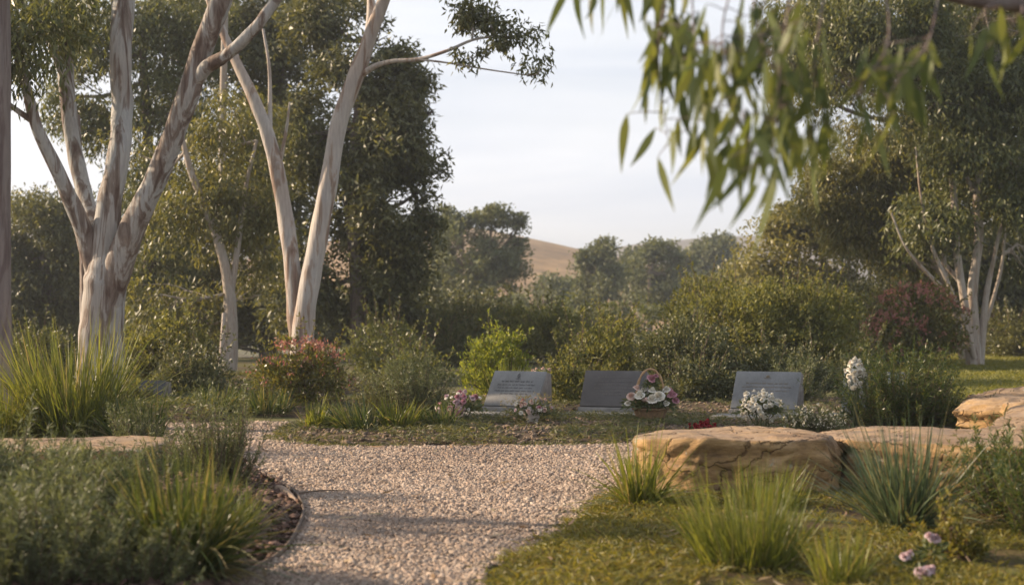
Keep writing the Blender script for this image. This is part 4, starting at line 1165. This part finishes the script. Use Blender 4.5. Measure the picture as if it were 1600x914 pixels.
def rock(label, outline, z0, ztop, seed, name='sandstone_rock', amp=.045, nx=220, nz=40, und=.0, group='sandstone rocks edging the garden'):
    """outline: closed xy polygon of the rock; ztop: function(x, y) of its top; walls, chamfer and cap are one displaced skin"""
    pl = np.array(outline, float)
    # resample evenly
    seg = np.linalg.norm(np.roll(pl, -1, 0) - pl, axis=1); s = np.concatenate([[0], np.cumsum(seg)])
    u = np.linspace(0, s[-1], nx, endpoint=False)
    pc = np.vstack([pl, pl[:1]])
    ring = np.stack([np.interp(u, s, pc[:, 0]), np.interp(u, s, pc[:, 1])], 1)
    cen = ring.mean(0)
    rows = []
    for k in range(nz):                                   # wall
        t = k / (nz - 1)
        ins = .005 + .02 * t + .012 * t ** 10 - und * math.sin(t * math.pi)
        rr = ring + (cen - ring) / np.linalg.norm(cen - ring, axis=1, keepdims=True) * ins
        zt = ztop(ring[:, 0], ring[:, 1])
        rows.append(np.hstack([rr, (z0 + (zt - .012 - z0) * t)[:, None]]))
    last = rows[-1]
    for k in range(1, 26):                                # cap
        t = (k / 25) ** 1.3
        q = last[:, :2] + (cen - last[:, :2]) * t
        zt = ztop(q[:, 0], q[:, 1]) - .006 * (1 - min(1, t * 6)) ** 2
        rows.append(np.hstack([q, zt[:, None]]))
    V = np.array(rows)
    C = np.array([*cen, V[..., 2].mean()])
    for a in range(V.shape[0]):
        for b_ in range(V.shape[1]):
            p = Vector(V[a, b_])
            q = p + Vector((seed * 3.1, 0, 0))
            big = noise.noise(q * 1.5)
            rid = 1 - abs(noise.noise(Vector((q.x * 2.6, q.y * 2.6, q.z * 5)))) * 2
            cr_ = noise.voronoi(Vector((q.x * 3.0, q.y * 3.0, q.z * 4.5)))[0]
            crack = min(1.0, (cr_[1] - cr_[0]) * 7)
            fine = noise.fractal(q * 14, .9, 2.0, 4)
            facet = (noise.cell(Vector((q.x * 4 + big * 3, q.y * 4, q.z * 6 + big * 2))) + 1) * .5
            off = amp * (big * 1.3 + rid * .35 + fine * .22 + (facet - .5) * .7) - amp * .4 * (1 - crack) + amp * .16 * math.sin(q.z * 55 + big * 9)
            dr = np.array([p.x - C[0], p.y - C[1], 0]); dr = dr / (np.linalg.norm(dr) + 1e-6)
            if a < nz: k = max(0.0, (a / (nz - 1) - .8) / .2) * .5
            else: k = .5 + .5 * min(1.0, (a - nz + 1) / 5)
            dd_ = dr * (1 - k) + np.array([0, 0, 1.0]) * k * .45
            V[a, b_] += dd_ * off
    mb = MB()
    h, w = V.shape[:2]
    i = np.arange(h - 1)[:, None] * w; j = np.arange(w)[None]; j2 = (j + 1) % w
    mb.add(V.reshape(-1, 3), np.stack([i + j, i + j2, i + w + j2, i + w + j], -1).reshape(-1, 4))
    o = mb.build(name, M['rock'], smooth=True, loc=(cen[0], cen[1], 0))
    return tag(o, label, 'rock', group)

rock('blocky golden sandstone rock nearest the path, at the centre right', [(.60, 7.45), (.66, 7.16), (.92, 6.98), (1.30, 6.93), (1.56, 7.0), (1.66, 7.3), (1.64, 7.9), (1.40, 8.3), (.85, 8.25), (.64, 7.9)], -.05,
     lambda x, y: .335 - .05 * (y - 7.1) + .010 * sines(x, y, 2, 3) - .05 * np.clip(.85 - x, 0, .3), 3, amp=.042)
rock('long low sandstone slab running right to the edge of the photo', [(1.66, 7.55), (1.70, 7.22), (1.98, 7.02), (2.25, 6.78), (2.75, 6.62), (3.1, 6.36), (3.8, 6.3), (4.8, 6.1), (5.0, 8.4), (4.4, 9.9), (3.4, 9.8), (2.95, 8.9), (2.3, 8.35), (1.75, 8.3)], -.05,
     lambda x, y: .325 - .045 * np.clip(y - 7.0, 0, 2) + .12 * np.clip(x - 2.8, 0, 1.5) * np.clip((y - 7.5) / 1.5, 0, 1) + .012 * sines(x, y, 7, 3), 8, amp=.05, nx=380)
rock('rounded sandstone boulder behind the long slab at the right edge', [(3.35, 10.6), (3.6, 10.15), (4.5, 10.0), (5.3, 10.2), (5.4, 11.2), (4.4, 11.6), (3.6, 11.3)], -.05,
     lambda x, y: .30 + .06 * np.clip(x - 3.4, 0, 1) + .02 * sines(x, y, 5, 2), 13, amp=.09)
rock('flat sandstone ledge stone under the tall grass at left', [(-1.98, 8.3), (-2.0, 7.85), (-2.6, 7.78), (-3.4, 7.85), (-4.2, 7.9), (-4.2, 8.7), (-3.3, 8.75), (-2.4, 8.7), (-2.02, 8.6)], -.05,
     lambda x, y: .20 + .006 * sines(x, y, 5, 3), 17, amp=.025, nx=260)

# small piece of driftwood on the mulch edge
mb = MB()
a = G(422, 764, .02); b = G(458, 778, .02)
tube(mb, [a, (a + b) / 2 + np.array([0, .03, .02]), b, b + np.array([.03, -.1, 0])], [.018, .022, .016, .006], 9, n=14, rough=.1, seed=3)
M['drift'] = plain('driftwood', (.30, .22, .16), .8, .2, 30, .3, .5, 60)
tag(mb.build('driftwood', M['drift'], smooth=True), 'small pale piece of bent driftwood on the mulch edge by the path', 'branch')
mb = MB()
a = G(455, 771, .02); b = G(545, 765, .02)
tube(mb, [a, (a + b) / 2 + np.array([0, .02, .006]), b], [.005, .004, .002], 6, n=10, rough=.1, seed=9)
tag(mb.build('twig', M['twig'], smooth=True), 'thin dark fallen twig lying on the gravel right of the driftwood', 'branch')

# ------------------------------------------------------------------ memorial stones
def stone_mat(name, c, rough=.35, streak=.25, spec=.5):
    m, n, b = new_mat(name)
    z = noise_node(n, 5, 5, (1, 1, .6), rough=.6)
    r = ramp(n, [(.3, tuple(x * (1 - streak) for x in c)), (.7, tuple(min(1, x * (1 + streak)) for x in c))])
    n.links.new(z.outputs[0], r.inputs[0])
    z2 = noise_node(n, 160, 3)
    r2 = ramp(n, [(.35, (.8, .8, .8)), (.65, (1.15, 1.15, 1.15))])
    n.links.new(z2.outputs[0], r2.inputs[0])
    n.links.new(mixc(n, 1.0, r.outputs[0], r2.outputs[0], 'MULTIPLY'), b.inputs['Base Color'])
    b.inputs['Roughness'].default_value = rough
    b.inputs['Specular IOR Level'].default_value = spec
    bump(n, b, z2.outputs[0], .15, .003)
    return m
M['granite'] = stone_mat('grey granite', (.20, .197, .19), .45)
M['granite_dark'] = stone_mat('dark plaque face', (.085, .074, .067), .5)
M['granite_pale'] = stone_mat('pale granite', (.18, .178, .172), .45)
M['black_granite'] = stone_mat('charcoal granite', (.06, .062, .07), .4)
M['roughcut'] = plain('rough cut stone', (.20, .175, .155), .8, .3, 18, .3, .8, 45)
M['concrete'] = plain('concrete footing', (.25, .235, .215), .85, .2, 12, .2, .4, 60)
M['ink'] = plain('dark inscription', (.035, .033, .032), .5, .4)
M['gold'] = plain('gilt inscription', (.17, .125, .065), .5, .5)
M['faint'] = plain('faint inscription', (.14, .12, .105), .45, .4)

def box_mb(mb, x0, x1, y0, y1, z0, z1):
    v = [(x0, y0, z0), (x1, y0, z0), (x1, y1, z0), (x0, y1, z0), (x0, y0, z1), (x1, y0, z1), (x1, y1, z1), (x0, y1, z1)]
    return mb.add(v, [[0, 3, 2, 1], [4, 5, 6, 7], [0, 1, 5, 4], [1, 2, 6, 5], [2, 3, 7, 6], [3, 0, 4, 7]])

def local(mb, name, mat, root, bev=0, smooth=False):
    o = mb.build(name, mat, None, smooth=smooth)
    o.parent = root
    if bev:
        md = o.modifiers.new('bevel', 'BEVEL'); md.width = bev; md.segments = 2
    return o

def memorial(px, py, d, w, h, lean, yaw, face, ink, label, seed, rows, emblem, footing=True, zb=.085):
    rng = random.Random(seed)
    x = (px - 800) / FPX * d
    root = thing('memorial_stone', label, 'headstone', (x, d, 0), 'sloping memorial stones in the garden bed', rz=-yaw)
    y0, z0, z1 = 0.0, zb + .045, h
    tt = .11
    # body prism: front face leans back
    ly = lean
    mb = MB()
    prof = [(y0, z0), (y0 + ly, z1), (y0 + ly + tt, z1 - .012), (y0 + ly + tt + .02, z0)]
    nseg = 12
    v = []
    for s in range(2):
        for (yy, zz) in prof: v.append(((-w / 2, w / 2)[s], yy, zz))
    mb.add(v, [[0, 1, 2, 3], [7, 6, 5, 4], [0, 4, 5, 1], [1, 5, 6, 2], [2, 6, 7, 3], [3, 7, 4, 0]])
    body = local(mb, 'stone_body', M['roughcut'], root, .006)
    # polished face slab, 12 mm proud of the body
    nrmv = np.array([0, -(z1 - z0), ly]); nrmv = nrmv / np.linalg.norm(nrmv)
    ax = np.array([1.0, 0, 0]); up = np.array([0, ly, z1 - z0]); H = np.linalg.norm(up); up = up / H
    o0 = np.array([0, y0, z0])
    def FP(u, t, off): return o0 + ax * u + up * t + nrmv * off
    def slab(mb, u0, u1, t0, t1, o1, o2):
        v = [FP(u0, t0, o1), FP(u1, t0, o1), FP(u1, t1, o1), FP(u0, t1, o1), FP(u0, t0, o2), FP(u1, t0, o2), FP(u1, t1, o2), FP(u0, t1, o2)]
        mb.add(v, [[0, 3, 2, 1], [4, 5, 6, 7], [0, 1, 5, 4], [1, 2, 6, 5], [2, 3, 7, 6], [3, 0, 4, 7]])
    mb = MB(); slab(mb, -w / 2 - .004, w / 2 + .004, .0, H + .004, -.004, .014)
    local(mb, 'polished_face', face, root, .004)
    # inscription: worn rows of small marks
    for (t, wid, hh) in rows:
        mb = MB()
        u = -wid / 2
        while u < wid / 2:
            word = rng.uniform(.018, .05)
            e = min(u + word, wid / 2)
            while u < e:
                lw = rng.uniform(.005, .008)
                hgt = hh * 1.15 * rng.uniform(.7, 1.0)
                slab(mb, u, u + lw * .45, t * H, t * H + hgt, .0145, .0155)
                if rng.random() < .7: 
                    yy = t * H + rng.choice([0, hgt * .45, hgt * .8])
                    slab(mb, u + lw * .5, u + lw, yy, yy + hh * .22, .0145, .0155)
                u += lw + .0022
            u += .009
        local(mb, 'inscription_line', ink, root)['kind'] = 'stuff'
    mb = MB()
    ct = .87 * H
    if emblem == 'flame':
        for r_, w_ in ((.020, .0035), (.012, .003)):
            for k in range(20):
                a0 = k / 20 * 2 * math.pi; a1 = (k + 1) / 20 * 2 * math.pi
                def q(a, rr): return (rr * .75 * math.sin(a) * (1 - .45 * max(0, math.cos(a))), rr * 1.25 * math.cos(a))
                p = [q(a0, r_), q(a1, r_), q(a1, r_ - w_), q(a0, r_ - w_)]
                v = [FP(c[0], ct + c[1], .0145) for c in p] + [FP(c[0], ct + c[1], .016) for c in p]
                mb.add(v, [[0, 3, 2, 1], [4, 5, 6, 7], [0, 1, 5, 4], [1, 2, 6, 5], [2, 3, 7, 6], [3, 0, 4, 7]])
        slab(mb, -.022, .022, ct - .036, ct - .031, .0145, .016)
    elif emblem == 'lotus':
        for k in (-2, -1, 0, 1, 2):
            a = k * .55
            dx, dz = math.sin(a), math.cos(a)
            L_ = .032 - .004 * abs(k)
            c0 = (0, ct - .012); tip = (dx * L_, ct - .012 + dz * L_); sx_ = (-dz * .005, dx * .005)
            m_ = (dx * L_ * .55, ct - .012 + dz * L_ * .55)
            p = [c0, (m_[0] - sx_[0], m_[1] - sx_[1]), tip, (m_[0] + sx_[0], m_[1] + sx_[1])]
            v = [FP(c[0], c[1], .0145) for c in p] + [FP(c[0], c[1], .016) for c in p]
            mb.add(v, [[0, 3, 2, 1], [4, 5, 6, 7], [0, 1, 5, 4], [1, 2, 6, 5], [2, 3, 7, 6], [3, 0, 4, 7]])
        slab(mb, -.03, .03, ct - .022, ct - .018, .0145, .016)
    if mb.n: local(mb, 'emblem', ink, root)
    mb = MB(); box_mb(mb, -w / 2 - .015, w / 2 + .015, -.03, ly + tt + .05, 0, zb + .045 - .002)
    local(mb, 'plinth', M['concrete'], root, .006)
    if footing:
        mb = MB(); box_mb(mb, -w / 2 - .10, w / 2 + .06, -.34, -.034, -.02, zb + .006)
        local(mb, 'footing_slab', M['concrete'], root, .006)
    return root
rows1 = [(.68, .30, .016), (.585, .36, .014), (.50, .34, .012), (.41, .38, .012), (.33, .26, .012)]
rows2 = [(.80, .30, .014), (.68, .34, .012), (.58, .36, .012), (.49, .34, .012), (.40, .30, .012), (.31, .18, .012)]
memorial(797, 655, 12.55, .50, .425, .24, R(24), M['granite'], M['ink'], 'light grey memorial stone with flame emblem, leftmost of the central stones, posies in front', 1, rows1, 'flame')
memorial(954, 655, 12.5, .55, .43, .24, R(16), M['granite_dark'], M['faint'], 'darkest brown grey memorial stone in the centre, beside the flower basket', 2, rows2, None)
memorial(1192, 655, 12.2, .56, .435, .24, R(22), M['granite_pale'], M['gold'], 'pale grey memorial stone with gilt lotus emblem behind the white bouquet', 3, [(.66, .36, .014), (.56, .42, .013), (.46, .40, .012)], 'lotus')
memorial(1365, 655, 12.3, .55, .43, .24, R(20), M['granite_pale'], M['gold'], 'grey memorial stone half hidden by the dark needle bush at right', 4, [(.6, .36, .014), (.5, .36, .013)], None)
memorial(228, 655, 13.6, .30, .30, .12, R(14), M['black_granite'], M['faint'], 'small charcoal memorial stone behind the tall grass at left', 5, [], None, footing=False)

# ------------------------------------------------------------------ flowers
M['petal_white'] = leaf_mat('white petal', [(0.7776, 0.7452, 0.6912), (0.864, 0.8424, 0.7992), (0.756, 0.6912, 0.594)], .25, (1, .97, .9), rough=.6)
M['petal_blush'] = leaf_mat('blush petal', [(0.748, 0.55, 0.495), (0.814, 0.66, 0.594), (0.682, 0.462, 0.418)], .25, (1, .9, .85), rough=.6)
M['petal_pink'] = leaf_mat('mauve pink petal', [(0.525, 0.25, 0.3125), (0.65, 0.3625, 0.4125), (0.425, 0.1875, 0.25)], .25, (1, .85, .9), rough=.6)
M['petal_red'] = leaf_mat('red petal', [(.30, .022, .03), (.38, .03, .04), (.20, .012, .018)], .25, (1, .7, .7), rough=.5)
M['petal_lilac'] = leaf_mat('pale pink petal', [(.62, .46, .50), (.72, .58, .60), (.55, .38, .44)], .25, (1, .9, .95), rough=.6)
M['posy_leaf'] = leaf_mat('posy leaf', [(.05, .075, .03), (.10, .125, .05), (.15, .16, .08)], .3, rough=.45, nscale=9)

def bloom(c, r, mat, root, seed, name='flower', face=(0, -.5, .8), kind='rose'):
    """cupped rings of petals"""
    rng = np.random.default_rng(seed)
    ax = nrm(np.array(face, float) + rng.normal(0, .25, 3))
    A = nrm(np.cross(ax, [1, .2, .1])); B = np.cross(ax, A)
    mb = MB()
    rings = [(.20, 5, .95), (.45, 7, .75), (.72, 8, .45), (1.0, 9, .12)] if kind == 'rose' else [(.5, 6, .5), (1.0, 8, .2)]
    for rr, k, cup in rings:
        for q in range(k):
            th = q / k * 2 * math.pi + rng.uniform(-.2, .2)
            out = A * math.cos(th) + B * math.sin(th)
            tan = -A * math.sin(th) + B * math.cos(th)
            wdt = r * (.55 + .35 * rr)
            grid = []
            for u in (0, .35, .7, 1.0):
                for s in (-1, -.4, .4, 1):
                    rad = r * rr * (.25 + .75 * math.sin(u * 1.4)) * (1 - .10 * abs(s))
                    hgt = r * (cup * u * 1.0 - .15 * (u > .9) * rr - .1 * s * s + .25)
                    p = c + out * rad + ax * hgt + tan * s * wdt * .55 * math.sin(.4 + u * 1.7) + rng.normal(0, r * .03, 3)
                    grid.append(p)
            f = [[a * 4 + b, a * 4 + b + 1, (a + 1) * 4 + b + 1, (a + 1) * 4 + b] for a in range(3) for b in range(3)]
            mb.add(grid, f)
    return mb.build(name, mat, root, smooth=True, loc=tuple(c))

def greenery(root, c, rad, n, seed, L=.035, Wd=.014, mat='posy_leaf', name='greenery', out=.9):
    rng = np.random.default_rng(seed)
    u = nrm(rng.normal(size=(n, 3)))
    u[:, 2] = np.abs(u[:, 2]) * .9 - .15
    pos = c + u * np.array(rad) * rng.uniform(.3, 1.05, (n, 1))
    mb = MB()
    strips(mb, pos, u * out + rng.normal(0, .5, (n, 3)), L * rng.uniform(.6, 1.4, n), Wd, rng, 2, prof=[.2, 1, .08])
    return mb.build(name, M[mat], root)

# basket with roses
def basket():
    d = 11.7
    b = np.array([(1016 - 800) / FPX * d, d, .075])
    root = thing('flower_basket', 'wicker basket of white and pink roses with a tall arched handle, beside the dark stone', 'flower basket', b)
    rb, rt, h = .105, .14, .095
    mb = MB()
    nrow, ns = 14, 56
    for k in range(nrow + 1):
        pass
    V = []
    for k in range(nrow + 1):
        t = k / nrow
        r = rb + (rt - rb) * t
        for j in range(ns):
            a = j / ns * 2 * math.pi
            wv = .004 * math.sin(j * math.pi / 2 * 1.0 + (k % 2) * math.pi)
            V.append(b + np.array([(r + wv) * math.cos(a), (r + wv) * .85 * math.sin(a), h * t]))
    F = [[k * ns + j, k * ns + (j + 1) % ns, (k + 1) * ns + (j + 1) % ns, (k + 1) * ns + j] for k in range(nrow) for j in range(ns)]
    mb.add(V, F)
    mb.add(V[:ns], [list(range(ns))])
    mb.build('basket_body', M['wicker'], root, smooth=False)
    mb = MB()
    ring = [b + np.array([(rt + .004) * math.cos(a), (rt + .004) * .85 * math.sin(a), h + .003 * math.sin(a * 12)]) for a in np.linspace(0, 2 * math.pi, 40)]
    tube(mb, ring, [.009] * 40, 8, n=120)
    mb.build('rim', M['wicker'], root, smooth=True)
    mb = MB()
    hp = []
    for k in range(25):
        a = math.pi * k / 24
        hp.append(b + np.array([.115 * math.cos(a), 0.0, h + .06 + .265 * math.sin(a) ** .85]))
    hp = [b + np.array([.125, 0, h * .7])] + hp + [b + np.array([-.125, 0, h * .7])]
    for ph in (0, math.pi):      # two twisted canes
        tw = [p + .0055 * np.array([math.cos(k * .9 + ph), math.sin(k * .9 + ph), .4 * math.sin(k * .9 + ph)]) for k, p in enumerate(hp)]
        tube(mb, tw, [.0065] * len(tw), 7, n=110)
    mb.build('handle', M['wicker_light'], root, smooth=True)
    cz = b + np.array([0, 0, h + .03])
    greenery(root, cz, (.21, .16, .12), 900, 1, .045, .016)
    fl = [(-.095, -.10, .075, .047, 'petal_white'), (.0, -.135, .045, .050, 'petal_white'), (.06, -.12, .072, .052, 'petal_white'), (-.055, -.135, .03, .038, 'petal_blush'),
          (-.16, -.06, .07, .042, 'petal_blush'), (.175, -.05, .075, .045, 'petal_pink'), (.20, -.06, .035, .034, 'petal_pink'), (.13, -.03, .12, .035, 'petal_white'), (-.12, -.02, .13, .034, 'petal_blush'),
          (.01, -.05, .11, .036, 'petal_white'), (-.19, -.05, .01, .030, 'petal_white'), (.16, .02, .11, .032, 'petal_pink'), (-.05, .02, .12, .03, 'petal_white'), (.12, -.11, .01, .032, 'petal_white')]
    for k, (x, y, z, r, m_) in enumerate(fl):
        bloom(cz + np.array([x, y, z]), r, M[m_], root, 60 + k)
    bloom(b + np.array([0, -.02, h + .24]), .042, M['petal_pink'], root, 90)
    bloom(b + np.array([.045, -.01, h + .265]), .022, M['petal_pink'], root, 91)
    g = greenery(root, b + np.array([.0, 0, h + .19]), (.07, .05, .06), 160, 4, .035, .012)
    return root
M['wicker'] = plain('brown wicker', (.22, .135, .07), .6, .4, 50, .35, .5, 120)
M['wicker_light'] = plain('honey wicker', (.40, .25, .13), .6, .4, 50, .3, .4, 120)
basket()

def posy(px, py, d, rad, label, blooms, seed, green=500, wrap=None, name='flower_posy', zc=None, L=.035, spray=None, sprayn=0):
    rng = np.random.default_rng(seed)
    c = P(px, py, d)
    b = np.array([c[0], c[1], .05])
    root = thing(name, label, 'flowers', b)
    greenery(root, c - np.array([0, 0, rad[2] * .2]), rad, green, seed, L, L * .36)
    mb = MB()
    for k in range(16):
        e = c + rng.normal(0, .4, 3) * np.array(rad)
        tube(mb, [b + rng.normal(0, .02, 3) * np.array([1, 1, 0]), (b + e) / 2, e], [.003, .003, .002], 5, n=6)
    mb.build('stalks', M['posy_leaf'], root)
    for k, (m_, n, r) in enumerate(blooms):
        for q in range(n):
            u = nrm(rng.normal(size=3) + np.array([0, -.9, .5]))
            bloom(c + u * np.array(rad) * rng.uniform(.75, 1.05), r * rng.uniform(.8, 1.2), M[m_], root, seed * 31 + k * 97 + q, face=tuple(u + np.array([0, -.2, .3])), kind='rose' if r > .016 else 'small')
    if spray:
        mb = MB()
        q = c + nrm(rng.normal(size=(sprayn, 3)) + np.array([0, -.3, .8])) * np.array(rad) * rng.uniform(.9, 1.5, (sprayn, 1))
        for _ in range(5):
            strips(mb, q + rng.normal(0, .006, q.shape), rng.normal(size=q.shape), .013, .009, rng, 1)
        mb.build('seed_sprays', M[spray], root)
    if wrap:
        mb = MB()
        V = []; ns = 26
        for k in range(6):
            t = k / 5
            r = .045 + .06 * t ** 1.6
            for j in range(ns):
                a = j / ns * 2 * math.pi
                V.append(b + np.array([r * math.cos(a) * (1 + .16 * math.sin(a * 7) * t), r * .8 * math.sin(a) * (1 + .16 * math.sin(a * 5) * t), .002 + .13 * t * (1 + .12 * math.sin(a * 6))]))
        F = [[k * ns + j, k * ns + (j + 1) % ns, (k + 1) * ns + (j + 1) % ns, (k + 1) * ns + j] for k in range(5) for j in range(ns)]
        mb.add(V, F)
        mb.build('paper_wrap', M[wrap], root, smooth=True)
    return root
M['paper'] = plain('pale wrapping paper', (.62, .56, .52), .6, .3, 20, .12)
posy(720, 634, 11.6, (.20, .13, .12), 'mauve pink posy left of the first memorial stone', [('petal_pink', 14, .027), ('petal_lilac', 16, .022), ('petal_white', 12, .015)], 601, 800)
posy(832, 640, 11.7, (.20, .12, .10), 'paper wrapped mixed posy in front of the first memorial stone', [('petal_blush', 12, .018), ('petal_white', 8, .016), ('petal_pink', 5, .018), ('petal_lilac', 6, .014)], 602, 650, 'paper', spray='dry', sprayn=130)
posy(1098, 667, 10.4, (.11, .08, .045), 'small bunch of deep red flowers lying behind the golden rock', [('petal_red', 26, .019)], 603, 160)
posy(1186, 636, 10.6, (.16, .12, .13), 'full bouquet of white blossoms before the lotus emblem stone', [('petal_white', 60, .020)], 604, 600, L=.04)
posy(1335, 585, 11.0, (.075, .06, .12), 'upright white bouquet standing at the left edge of the half hidden stone', [('petal_white', 44, .022), ('petal_blush', 6, .016)], 605, 100, L=.04)
posy(845, 585, 14.2, (.14, .1, .06), 'dry blush flower heads peeping over the first memorial stone', [('petal_blush', 10, .022)], 606, 200)
# white paper cone under the upright bouquet
# ground pink flowers at the lower right
def ground_flower(px, py, d, r, label, seed):
    c = P(px, py, d)
    root = thing('pink_flower', label, 'flower', (c[0], c[1], .06), 'pale pink flowers in the lower right ground cover')
    for k in range(5):
        rg = np.random.default_rng(seed + k)
        bloom(c + rg.normal(0, r * .45, 3), r * .62, M['petal_lilac'], root, seed + k, name='blossom', face=(0, -.6, .7))
    greenery(root, np.array([c[0], c[1], c[2] - .045]), (r * 1.6, r * 1.4, .05), 60, seed, .04, .012)
    mb = MB(); tube(mb, [(c[0], c[1], .04), (c[0] + .01, c[1], (c[2] + .05) / 2), c], [.003, .003, .002], 6, n=6)
    mb.build('stalk', M['posy_leaf'], root)
ground_flower(1454, 843, 5.0, .028, 'pale pink flower head, topmost of the three at lower right', 701)
ground_flower(1419, 868, 4.9, .024, 'pale pink flower head, leftmost and smallest of the three at lower right', 711)
ground_flower(1441, 888, 4.75, .034, 'pale pink flower head, largest and lowest of the three at lower right', 721)
shrub('leafy_shrub', 'small yellow green seedling bush behind the pink ground flowers', [(1490, 860, 40, 24, 5.2, .1, 26)], M['mosscover'], 317, cr=.03, per=28, L=.03, Wd=.012)

hz_m = bpy.data.materials.new('haze air'); hz_m.use_nodes = True
n = hz_m.node_tree; n.nodes.clear()
o_ = n.nodes.new('ShaderNodeOutputMaterial'); v_ = n.nodes.new('ShaderNodeVolumePrincipled')
v_.inputs['Color'].default_value = (.78, .85, .95, 1)
v_.inputs['Density'].default_value = HAZE
v_.inputs['Anisotropy'].default_value = 0.3
n.links.new(v_.outputs[0], o_.inputs['Volume'])
mb = MB(); box_mb(mb, -1500, 1500, -60, 1600, -8, 60)
tag(mb.build('haze', hz_m), 'thin warm evening haze in the air of the valley', 'haze', kind='stuff')
print('verts', sum(len(o.data.vertices) for o in bpy.data.objects if o.type == 'MESH'))
